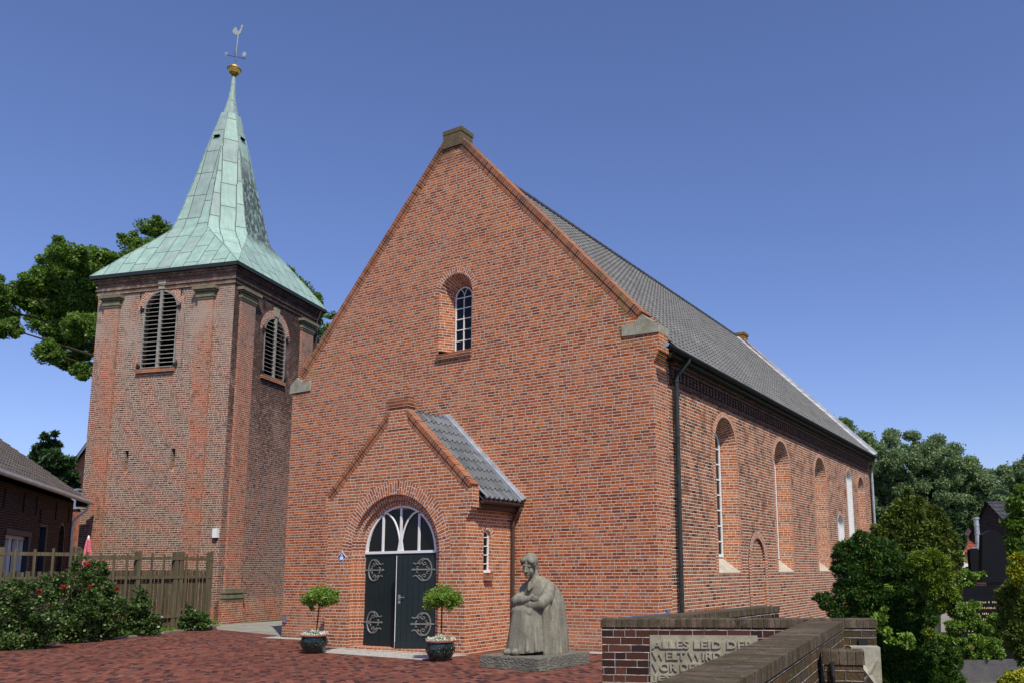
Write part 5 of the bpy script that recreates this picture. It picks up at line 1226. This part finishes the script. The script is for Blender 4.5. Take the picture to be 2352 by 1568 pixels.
mb.poly([p1+su*5.6, p2+su*5.6, HF(0.05, -8.6, HZ), HF(-13, -8.6, HZ)], 'htile'); mb.build('roof', house)
mb = MB(); mb.box((0.05, -0.0, HZ-0.2), (0.09, 0.42, HZ+0.06), 'bronze', HF)
mb.tube([HF(-13, 0.50, HZ-0.04), HF(0.12, 0.50, HZ-0.04)], 0.075, 'zinc', 8); mb.build('gutter', house)
mb = MB(); mb.tube([HF(-0.10, 0.48, HZ-0.08), HF(-0.16, 0.42, HZ-0.35), HF(-0.42, 0.10, HZ-0.75), HF(-0.45, 0.07, HZ-1.0), HF(-0.45, 0.07, 0)], 0.045, 'zinc', 8); mb.build('downpipe', house)
for u in (-8.0, -6.2, -4.9, -2.6, -0.9): mb = MB(); mb.tube([HF(u, 0.03, 3.75), HF(u, 0.03, 4.35)], 0.02, 'ironblack', 5); mb.build('wall_tie', house)
a = at(185, 1152, 34); mb = MB(); mb.box((a.x-0.25, a.y-0.25, a.z-0.3), (a.x+0.28, a.y+0.25, a.z+0.45), 'zinc'); mb.box((a.x-0.3, a.y-0.3, a.z+0.45), (a.x+0.33, a.y+0.3, a.z+0.52), 'zinc'); mb.box((a.x-0.2, a.y-0.2, 0), (a.x+0.2, a.y+0.2, a.z-0.3), 'redhouse')
tag(mb.build('chimney_stack'), 'grey sheet metal box between the low house and the tower', 'chimney')
# gable house behind
gb = at(188, 1140, 52); gt = at(186, 1008, 52); gx_ = V((0.86, 0.5, 0)); GF = frame((gb.x, gb.y, 0), (0.86, 0.50, 0), (0.50, -0.86, 0))
gh = empty('gabled_house', (gb.x, gb.y, 0), 'red brick house with a white bargeboard seen between the fir and the tower', 'house')
mb = MB(); tz = gt.z; mb.extr([(-0.95, 0), (3.4, 0), (3.4, tz-0.9), (1.2, tz+1.2), (-0.95, tz-2.1)], GF, -8, 0, 'redhouse'); mb.build('wall', gh)
mb = MB()
for (x0, z0, x1, z1) in ((-1.3, tz-2.4, 1.2, tz+1.35), (1.2, tz+1.35, 3.8, tz-0.9)):
    d = V((x1-x0, 0, z1-z0)).normalized(); mb.poly([GF(x0, 0.35, z0), GF(x1, 0.35, z1), GF(x1, -8, z1), GF(x0, -8, z0)], 'greytile')
    mb.poly([GF(x0, 0.30, z0-0.25), GF(x1, 0.30, z1-0.25), GF(x1, 0.30, z1), GF(x0, 0.30, z0)], 'white')
mb.build('roof', gh)
# closed parasol behind the fence
u0 = at(204, 1229, 25.5); c = V((u0.x, u0.y, 0))
pz = empty('closed_parasol', c, 'closed pink parasol standing behind the fence', 'parasol')
mb = MB(); mb.tube([c, c+V((0, 0, u0.z-0.3))], 0.022, 'white', 6); mb.build('pole', pz)
mb = MB(); n = 16
rr = [(0.08, 1.7), (0.115, 1.95), (0.10, 2.3), (0.085, 2.6), (0.05, 2.9), (0.02, u0.z-0.08)]
for i in range(len(rr)-1):
    for j in range(n):
        f = lambda k, r: r*(1+0.25*math.cos(8*2*math.pi*k/n)); a0, a1 = 2*math.pi*j/n, 2*math.pi*(j+1)/n
        mb.poly([c+V((f(j, rr[i][0])*math.cos(a0), f(j, rr[i][0])*math.sin(a0), rr[i][1])), c+V((f(j+1, rr[i][0])*math.cos(a1), f(j+1, rr[i][0])*math.sin(a1), rr[i][1])), c+V((f(j+1, rr[i+1][0])*math.cos(a1), f(j+1, rr[i+1][0])*math.sin(a1), rr[i+1][1])), c+V((f(j, rr[i+1][0])*math.cos(a0), f(j, rr[i+1][0])*math.sin(a0), rr[i+1][1]))], 'umbrella')
mb.build('canopy', pz); mb = MB(); mb.lathe((c.x, c.y, u0.z-0.12), [(0.035, 0), (0.04, 0.06), (0.01, 0.13)], 'white', 8); mb.build('tip', pz)

# ================================================================== TREES
def tree(name, trunk, blobs, n, size, mat, label, cat='tree', group=None, seed=1, tr=0.35, clump=12, shell=0.35, limbs=True, **kw):
    t = empty(name, (trunk[0], trunk[1], 0), label, cat, group)
    leaves('crown', blobs, n, size, mat, t, seed=seed, clump=clump, shell=shell, **kw)
    mb = MB(); z0 = min(b[2]-b[3] for b in blobs); hub = V((trunk[0], trunk[1], max(1.5, z0*0.8+1.0)))
    limb(mb, (trunk[0], trunk[1], -0.1), hub, tr, tr*0.75, 'bark', 0.03, 9, 6)
    top = V((trunk[0], trunk[1], max(b[2] for b in blobs)-1.0)); limb(mb, hub, top, tr*0.75, tr*0.15, 'bark', 0.05, 7, 7)
    for b in (blobs if limbs else []):
        s = hub.lerp(top, min(0.75, max(0.0, (b[2]-hub.z)/(top.z-hub.z+0.1)*0.7))); limb(mb, s, (b[0], b[1], b[2]), tr*0.28, 0.03, 'bark', 0.10, 5, 5)
        for k in range(3):
            d = V((random.gauss(0, 1), random.gauss(0, 1), random.gauss(0.3, 1))).normalized()*b[3]*0.75; limb(mb, (b[0], b[1], b[2]), V(b[:3])+d, 0.05, 0.012, 'bark', 0.1, 4, 3)
    mb.build('trunk', t); return t
def B2(l, d, spread=1.5, seed=0):
    rn = random.Random(seed); return [(lambda p, r: (p.x, p.y, p.z, r))(at(x, y, d+rn.uniform(-spread, spread)), r*d/FOC) for x, y, r in l]
D1 = 46
b1 = B2([(150, 585, 38), (125, 625, 45), (185, 610, 42), (85, 655, 40), (218, 590, 32), (215, 640, 45), (30, 680, 35), (10, 720, 35), (-30, 700, 45), (20, 755, 28), (110, 700, 50), (165, 690, 52), (215, 700, 45), (190, 750, 42), (140, 765, 40), (90, 745, 30), (110, 810, 34), (150, 825, 30), (195, 800, 35), (188, 850, 26), (-40, 650, 40), (255, 600, 30), (265, 660, 45), (-10, 600, 0.1)][:-1], D1, 3, 1)
tk = at(300, 1300, D1); tree('large_tree', (tk.x, tk.y), b1, 150000, 0.115, 'leaf', 'large leafy tree left of the tower with low hanging outer branches', group='large trees behind the tower', seed=5, tr=0.42, clump=16, flat=0.2, fill=0.22, clumpr=0.36)
b1 = B2([(300, 560, 30), (330, 520, 24), (365, 522, 28), (385, 545, 30), (345, 575, 38), (290, 610, 36), (400, 600, 50), (460, 640, 60), (540, 660, 60), (620, 640, 55), (655, 640, 30), (690, 665, 30), (715, 690, 27), (730, 720, 24), (700, 720, 40), (765, 725, 13), (748, 755, 20), (725, 770, 22), (660, 720, 50), (600, 740, 60)], D1+4, 3, 2)
tk = at(540, 1300, D1+4); tree('large_tree', (tk.x, tk.y), b1, 100000, 0.115, 'leaf', 'large leafy tree directly behind the tower showing on both sides of its spire', group='large trees behind the tower', seed=6, tr=0.5, clump=14, flat=0.2, fill=0.22, clumpr=0.36)
# dark fir behind the house
b1 = B2([(100, 1000, 9), (96, 1030, 18), (125, 995, 8), (122, 1020, 16), (90, 1060, 28), (120, 1055, 26), (75, 1085, 26), (140, 1085, 28), (110, 1100, 36), (160, 1060, 14), (155, 1115, 22), (130, 1130, 30), (165, 1095, 14)], 40, 0.8, 3)
tk = at(115, 1300, 40); tree('fir_tree', (tk.x, tk.y), b1, 14000, 0.17, 'darkfir', 'dark pointed fir behind the roof of the low house', seed=9, tr=0.2, clump=14, out=0.5, aspect=3)
# row of poplars far behind on the right
def crown_at(x, top, wpx, bot, d, sd, n=None, name='poplar_tree', lab='', mat='leafpop', size=0.42, cnt=9000, grp='tall trees far behind the graveyard'):
    rn = random.Random(sd); bs = []; rows = max(5, int((bot-top)/22))
    for i in range(rows):
        f = (i+0.6)/rows; y = top+(bot-top)*f; w = wpx*min(1, 0.35+1.5*f)*(1 if f < 0.75 else 1-(f-0.75)*1.2)
        for j in range(max(3, int(w/5))): bs.append((x+rn.uniform(-1, 1)*w*0.85, y+rn.uniform(-14, 12), rn.choice((12, 16, 20, 24))))
    b = B2(bs, d, 3.5, sd); tk = at(x, bot, d)
    tree(name, (tk.x, tk.y), b, cnt, size, mat, lab, group=grp, seed=sd, tr=0.16, clump=5, clumpr=0.7, shell=0.25, fill=0.8, limbs=False)
P_ = [(1905, 955, 26, 1240, 'slim top seen just past the far church gable'), (1937, 968, 24, 1240, 'narrow top next to the one past the gable'), (1990, 985, 40, 1260, 'first broad rounded tree after the church'), (2040, 984, 42, 1260, 'broad tree above the olive conifer'),
      (2092, 1000, 40, 1270, 'full crown right of the broad tree above the olive conifer'), (2140, 1002, 42, 1270, 'crown with a knobbly top in mid row'), (2188, 1018, 38, 1270, 'crown where the row begins to slope down'), (2232, 1050, 36, 1270, 'low crown left of the dark roofed house'),
      (2275, 1085, 32, 1270, 'lowest crown directly above the dark roofed house'), (2318, 1068, 34, 1280, 'darker tree right of the gap above the roofs'), (2362, 1035, 36, 1280, 'dark tree at the right edge of the picture')]
for i, (x, t_, w, b_, lab) in enumerate(P_): crown_at(x, t_, w, b_, 84 if i < 9 else 66, 100+i, lab='tall grey green poplar, '+lab, cnt=42000, size=0.17 if i < 9 else 0.15)

# conifers and shrubs beside the church
y1 = [bl(x, y, 12.6, r) for x, y, r in ((1945, 1265, 32), (1985, 1250, 34), (2025, 1262, 34), (1950, 1310, 38), (2000, 1305, 45), (2055, 1300, 40), (1940, 1355, 30), (1985, 1360, 48), (2040, 1365, 50), (2095, 1350, 42), (1900, 1380, 22), (1925, 1400, 28), (1880, 1372, 12), (1985, 1420, 48), (2050, 1430, 52), (2105, 1420, 45), (2000, 1480, 45), (2060, 1500, 50), (2110, 1490, 45), (2070, 1560, 50), (2120, 1550, 45), (2010, 1540, 30), (2135, 1385, 30), (2050, 1620, 60), (2120, 1620, 60), (2160, 1560, 45), (2180, 1510, 30), (2165, 1600, 50))]
shrub('yew_bush', y1, 200000, 0.029, 'yew', 'large dark green yew bush growing against the church side', 'yew bush', seed=31, clump=26, out=0.6, aspect=3.6, shell=0.6, squash=0.9, fill=0.38, clumpr=0.24)
y2 = [bl(x, y, 19, r) for x, y, r in ((2085, 1138, 14), (2075, 1165, 26), (2105, 1160, 22), (2060, 1195, 32), (2100, 1195, 34), (2135, 1180, 22), (2040, 1225, 32), (2085, 1235, 42), (2130, 1225, 38), (2160, 1205, 22), (2050, 1265, 36), (2105, 1280, 45), (2150, 1265, 38), (2150, 1300, 40), (2185, 1240, 22), (2190, 1280, 25))]
shrub('conifer', y2, 60000, 0.065, 'cypress', 'pointed olive green conifer rising behind the dark yew bush', 'conifer', seed=32, clump=10, out=0.6, aspect=3.0, shell=0.5, squash=1.0)
y3 = [bl(x, y, 11.8, r) for x, y, r in ((2110, 1285, 22), (2140, 1280, 24), (2165, 1295, 20), (2128, 1315, 26), (2160, 1325, 26), (2140, 1350, 24), (2180, 1365, 22), (2195, 1400, 20), (2160, 1390, 18), (2135, 1455, 14))]
shrub('golden_conifer', y3, 38000, 0.030, 'goldlime', 'yellow green upright conifer in front of the yew bush', 'conifer', seed=33, clump=9, out=0.6, aspect=3.0, squash=1.0)
y4 = [bl(x, y, 24, r) for x, y, r in ((2190, 1190, 14), (2180, 1215, 20), (2205, 1210, 12), (2190, 1245, 22), (2165, 1250, 18), (2210, 1240, 10))]
shrub('conifer', y4, 9000, 0.10, 'darkfir', 'small dark conifer behind the olive one beside the red roof', 'conifer', seed=34, clump=10, out=0.6, aspect=3.0, squash=1.0)
y5 = [bl(x, y, 9.6, r) for x, y, r in ((2365, 1345, 26), (2340, 1352, 22), (2325, 1360, 26), (2350, 1390, 34), (2315, 1395, 24), (2300, 1370, 14), (2370, 1440, 40), (2330, 1440, 30), (2310, 1425, 18), (2340, 1480, 28), (2375, 1500, 34))]
shrub('conifer', y5, 42000, 0.030, 'cypress', 'feathery olive conifer at the right edge of the picture', 'conifer', seed=35, clump=9, out=0.6, aspect=3.0, squash=1.0)
y6 = [bl(x, y, 9.3, r) for x, y, r in ((2338, 1282, 14), (2350, 1300, 20), (2330, 1312, 16), (2364, 1285, 16), (2345, 1330, 18))]
shrub('golden_conifer', y6, 9000, 0.03, 'golden', 'bright golden conifer tip beside the black stele', 'conifer', seed=36, clump=8, out=0.6, aspect=3.0, squash=1.0)
y7 = [bl(x, y, 9.0, r) for x, y, r in ((2335, 1555, 22), (2310, 1570, 18), (2350, 1575, 25), (2360, 1545, 15))]
shrub('golden_shrub', y7, 5000, 0.03, 'golden', 'bright golden dwarf shrub in the bottom right corner', 'shrub', seed=37, clump=9, out=0.3, aspect=2.0)
y8 = [bl(x, y, 12.9, r) for x, y, r in ((2245, 1470, 22), (2275, 1480, 26), (2215, 1480, 18), (2300, 1450, 22), (2290, 1500, 18), (2260, 1500, 20), (2235, 1500, 16))]
shrub('green_shrub', y8, 14000, 0.03, 'lime', 'rounded light green shrub behind the grey grave kerb', 'shrub', seed=38, clump=9, out=0.3, aspect=2.0)
y9 = [bl(x, y, 11.5, r) for x, y, r in ((2195, 1440, 22), (2230, 1425, 22), (2260, 1440, 18), (2215, 1400, 20), (2240, 1390, 14), (2285, 1420, 16), (2175, 1470, 20), (2300, 1440, 14))]
shrub('green_shrub', y9, 15000, 0.03, 'lime', 'loose light green shrub in front of the gold lettered gravestone', 'shrub', seed=39, clump=9, out=0.4, aspect=2.4)
y10 = [bl(x, y, 10.2, r) for x, y, r in ((2020, 1420, 16), (2035, 1450, 14), (2030, 1400, 8), (2045, 1470, 12), (2015, 1445, 9), (2080, 1470, 20), (2040, 1350, 9), (2030, 1230, 6))]
shrub('climbing_plant', y10[:7], 1100, 0.055, 'lime', 'light green creeper leaves beside the mossy pier', 'creeper', seed=40, clump=8, aspect=1.5)
y11 = [bl(x, y, 30, r) for x, y, r in ((2340, 1160, 26), (2360, 1130, 26), (2335, 1200, 26), (2360, 1240, 30), (2325, 1240, 16), (2370, 1190, 30), (2330, 1270, 20))]
shrub('broadleaf_tree', y11, 9000, 0.14, 'leaf', 'leafy green tree half hiding the dark roofed house at the right edge', 'tree', seed=41, clump=9, aspect=1.5)
# hedge mass in the middle distance
hg = [bl(x, y, 34, r) for x, y, r in ((2050, 1290, 40), (2150, 1290, 40), (2220, 1295, 25), (2250, 1292, 18), (2290, 1300, 20), (2340, 1310, 40))]
shrub('hedge', hg, 14000, 0.16, 'darkfir', 'dark hedge at the far side of the graveyard', 'hedge', seed=42, clump=9)
lw = [bl(x, y, 15.0, r) for x, y, r in ((2215, 1316, 12), (2235, 1322, 12), (2255, 1318, 10), (2225, 1338, 12), (2195, 1350, 14), (2200, 1325, 12))]
shrub('low_plants', lw, 3200, 0.05, 'lime', 'low light green plants in front of the far hedge left of the black stele', 'plants', seed=43, clump=8)

# ================================================================== GRAVEYARD
GR = frame((0, 0, 0), (0.88, 0.475, 0), (0.475, -0.88, 0))
def gpt(x, y, d):  # u, n, z of a seen point in the grave frame
    p = at(x, y, d); return p.dot(V((0.88, 0.475, 0))), p.dot(V((0.475, -0.88, 0))), p.z
def stone(name, poly, d, th, m, label, cat='gravestone', group=None, down=True):
    q = [gpt(x, y, d) for x, y in poly]; n0 = sum(a[1] for a in q)/len(q)
    mb = MB(); mb.extr([(a[0], a[2]) for a in q], GR, n0-th, n0, m); o = mb.build(name); return tag(o, label, cat, group), n0
G_ = 'gravestones'
ms = at(2287, 1330, 16.5)
mon = empty('family_monument', (ms.x, ms.y, 0), 'tall tapering black granite stele on a wide lettered black base', 'gravestone', G_)
q = [gpt(x, y, 16.5) for x, y in ((2256, 1325), (2264, 1226), (2270, 1222), (2282, 1215), (2296, 1215), (2304, 1222), (2308, 1228), (2322, 1325))][::-1]
mb = MB(); n0 = q[0][1]; mb.extr([(a[0], a[2]) for a in q], GR, n0-0.16, n0, 'black'); mb.build('stele', mon)
def gbox(par, name, x0, y0, x1, y1, d, th, m, zlow=None, front=0.0):
    a, b = gpt(x0, y0, d), gpt(x1, y1, d); mb = MB(); mb.box((a[0], a[1]-th, zlow if zlow is not None else b[2]), (b[0], a[1]+front, a[2]), m, GR); return mb.build(name, par), a, b
gbox(mon, 'ledge', 2250, 1326, 2330, 1335, 16.5, 0.35, 'black', front=0.12)
gbox(mon, 'base', 2205, 1345, 2335, 1380, 16.3, 0.5, 'black', zlow=0.0)
bo, a, b = gbox(mon, 'lettered_slab', 2200, 1372, 2330, 1450, 15.6, 0.16, 'black', zlow=0.0)
mb = MB(); rn = random.Random(4)
for r in range(6):
    u = a[0]+0.10+rn.uniform(0, .2); z = a[2]-0.10-r*0.105
    while u < b[0]-0.25:
        l = rn.uniform(0.012, 0.022)
        if rn.random() > 0.18: mb.box((u, a[1]+0.001, z), (u+l, a[1]+0.006, z+rn.choice((0.03, 0.022, 0.034))), 'gold', GR)
        u += l+rn.uniform(0.010, 0.02)
mb.build('gilded_lettering', bo)
stone('gravestone', [(2229, 1322), (2229, 1262), (2236, 1258), (2246, 1258), (2252, 1263), (2252, 1322)][::-1], 18, 0.15, 'black', 'narrow dark gravestone just left of the tall black stele', group=G_)
stone('gravestone', [(2160, 1450), (2162, 1412), (2180, 1405), (2196, 1412), (2196, 1450)][::-1], 13.8, 0.12, 'palegrave', 'small grey gravestone half hidden in the light green shrub', group=G_)
ks = MB()
a, b = gpt(2192, 1515, 12.8), gpt(2420, 1518, 12.8); 
ks.box((a[0], a[1]-0.14, 0.06), (b[0], a[1], a[2]), 'grave', GR); tag(ks.build('grave_kerb'), 'long grey stone grave kerb in front of the red flowers', 'grave kerb')
ks = MB(); ks.box((a[0]+0.05, a[1]-0.12, 0.0), (b[0], a[1]+0.55, 0.055), 'palegrave', GR); tag(ks.build('grave_path'), 'pale stone strip at the foot of the grey grave kerb', 'path')
ks = MB(); a, b = gpt(2224, 1480, 14.2), gpt(2290, 1480, 14.2); ks.box((a[0], a[1]-0.3, a[2]-0.10), (b[0], a[1], a[2]+0.02), 'grave', GR); ks.box((a[0]+0.1, a[1]-0.25, 0), (b[0]-0.1, a[1]-0.05, a[2]-0.1), 'grave', GR)
tag(ks.build('grave_ledge'), 'low grey stone ledge behind the rounded light green shrub', 'grave ledge')
for i, (x, y) in enumerate(((2173, 1490), (2210, 1489), (2238, 1493), (2344, 1500), (2349, 1492))):
    c = at(x, y, 13.2)
    t = empty('red_flower', (c.x, c.y, 0), ('red and white flower leftmost of those behind the grave kerb', 'red flower second from the left behind the grave kerb', 'red flower in front of the rounded light green shrub', 'red flower by the right edge touching the grave kerb', 'red flower by the right edge, the upper one')[i], 'flower', 'red flowers behind the grave kerb')
    leaves('bloom', [(c.x, c.y, c.z, 0.055)], 45, 0.055, 'petalr', t, 1.2, 0.3, 0, 0.3, 0.6, 60+i)
    leaves('foliage', [(c.x, c.y, c.z-0.09, 0.09)], 90, 0.05, 'lime', t, 1.6, 0.3, 0, 0.3, 0.8, 70+i)
tag(leaves('ground_cover', [(7.0+0.5*i+0.25*j, -7.5+1.3*j, 0.02, 0.8) for i in range(4) for j in range(9)], 16000, 0.06, 'yew', None, 2.5, 0.1, 0, 0.5, 0.22, 88), kind='stuff')

# houses beyond the graveyard
def simple_house(name, x0, x1, ye, yr, d, depth, wm, rm, label, ridge_par=True, grp='houses beyond the graveyard'):
    a, b = gpt(x0, ye, d), gpt(x1, ye, d); ze = a[2]; zr = gpt((x0+x1)/2, yr, d+depth/2)[2]; n = a[1]
    t = empty(name, at(x0, ye, d)*1.0, label, 'house', grp); t.location.z = 0
    mb = MB(); mb.box((a[0], n-depth, 0), (b[0], n, ze), wm, GR); 
    if ridge_par:
        for u in (a[0], b[0]): mb.poly([GR(u, n, ze), GR(u, n-depth/2, zr), GR(u, n-depth, ze)], wm)
        mb.build('wall', t); mb = MB(); e = 0.25; U = GR(1, 0, 0)-GR(0, 0, 0); Sv = (GR(0, n-depth/2, zr)-GR(0, n, ze)); Ls = Sv.length; Sv.normalize(); Nv = U.cross(Sv)
        if Nv.z < 0: Nv = -Nv
        pantiles(mb, GR(a[0]-e, n, ze)-Sv*0.3, U, Sv, Nv, b[0]-a[0]+2*e, Ls+0.3, 0.26, 0.36, rm, 0.05, 0.04, 4)
        mb.poly([GR(a[0]-e, n-depth/2, zr), GR(b[0]+e, n-depth/2, zr), GR(b[0]+e, n-depth-e, ze), GR(a[0]-e, n-depth-e, ze)], rm); ro = mb.build('roof', t)
    return t, a, b, ze, zr, n
t, a, b, ze, zr, n = simple_house('far_house', 2205, 2262, 1262, 1196, 44, 7, 'bladebrick', 'ptile2', 'far house with a purple brown tiled roof behind the metal flue')
t, a, b, ze, zr, n = simple_house('annex_house', 2196, 2238, 1264, 1228, 33, 3.6, 'beige', 'rtile', 'small beige building with an orange red tiled roof left of the black stele')
mb = MB(); mb.box((a[0], n-0.02, ze-0.62), (b[0]-0.1, n+0.35, ze-0.50), 'white', GR); mb.build('awning', t)
mb = MB()
for k_ in range(3): mb.box((a[0]+0.05+k_*0.28, n+0.003, 0.4), (a[0]+0.28+k_*0.28, n+0.02, ze-0.7), 'glass', GR)
mb.build('window', t)
# dark gable house, ridge running away to the right
d = 42; g0, g1, g2 = gpt(2262, 1226, d), gpt(2276, 1150, d), gpt(2290, 1185, d)
bh = empty('gable_fronted_house', (at(2276, 1230, d).x, at(2276, 1230, d).y, 0), 'dark brick house with a dark grey roof at the right, above the black stele', 'house', 'houses beyond the graveyard')
W2 = lambda u, n, z: at(2276, 1230, d)*0+V((at(2276, 1230, d).x, at(2276, 1230, d).y, 0))+V((0.62, -0.78, 0))*u+V((0.78, 0.62, 0))*(-n)+V((0, 0, z))
zr = at(2276, 1150, d).z; ze = zr-1.05
mb = MB(); mb.extr([(-1.9, 0), (1.25, 0), (1.25, ze), (0, zr-0.05), (-1.9, zr-1.9)], W2, -9, 0, 'bladebrick'); mb.build('wall', bh)
mb = MB(); Uv = V((0.78, 0.62, 0)); Sv = (W2(0, 0, zr)-W2(1.45, 0, ze-0.15)); Ls = Sv.length; Sv.normalize(); Nv = Uv.cross(Sv); Nv = -Nv if Nv.z < 0 else Nv
pantiles(mb, W2(1.45, 0.15, ze-0.15), Uv, Sv, Nv, 9.2, Ls, 0.26, 0.34, 'greytile', 0.045, 0.035, 4)
mb.poly([W2(0, 0.15, zr), W2(0, -9, zr), W2(-2.1, -9, zr-2.1), W2(-2.1, 0.15, zr-2.1)], 'greytile'); ro = mb.build('roof', bh)
mb = MB(); mb.box((1.38, -9, ze-0.28), (1.50, 0.15, ze-0.16), 'zinc', W2); mb.build('gutter', bh)
p = at(2242, 1190, 30); q = at(2246, 1255, 30); mb = MB(); mb.tube([(p.x, p.y, q.z), (p.x, p.y, p.z)], 0.085, 'zinc', 12); mb.tube([(p.x, p.y, p.z-0.02), (p.x, p.y, p.z+0.05)], 0.11, 'zinc', 12)
for k_ in range(3): mb.tube([(p.x, p.y, q.z+0.15+0.3*k_), (p.x, p.y, q.z+0.18+0.3*k_)], 0.10, 'zinc', 12)
mb.box((p.x-0.2, p.y-0.2, q.z-0.25), (p.x+0.2, p.y+0.2, q.z), 'zinc'); mb.box((p.x-0.15, p.y-0.15, 0), (p.x+0.15, p.y+0.15, q.z-0.25), 'house')
tag(mb.build('metal_flue'), 'shiny metal flue pipe rising in front of the purple brown roof', 'flue')
p = at(2207, 1222, 31); mb = MB(); mb.tube([(p.x, p.y, 0), (p.x, p.y, at(2205, 1197, 31).z)], 0.06, 'white', 8); mb.tube([(p.x, p.y, at(2205, 1197, 31).z), (p.x, p.y, at(2205, 1195, 31).z)], 0.08, 'zinc', 8)
tag(mb.build('vent_pipe'), 'pale vent pipe left of the purple brown roof', 'pipe')
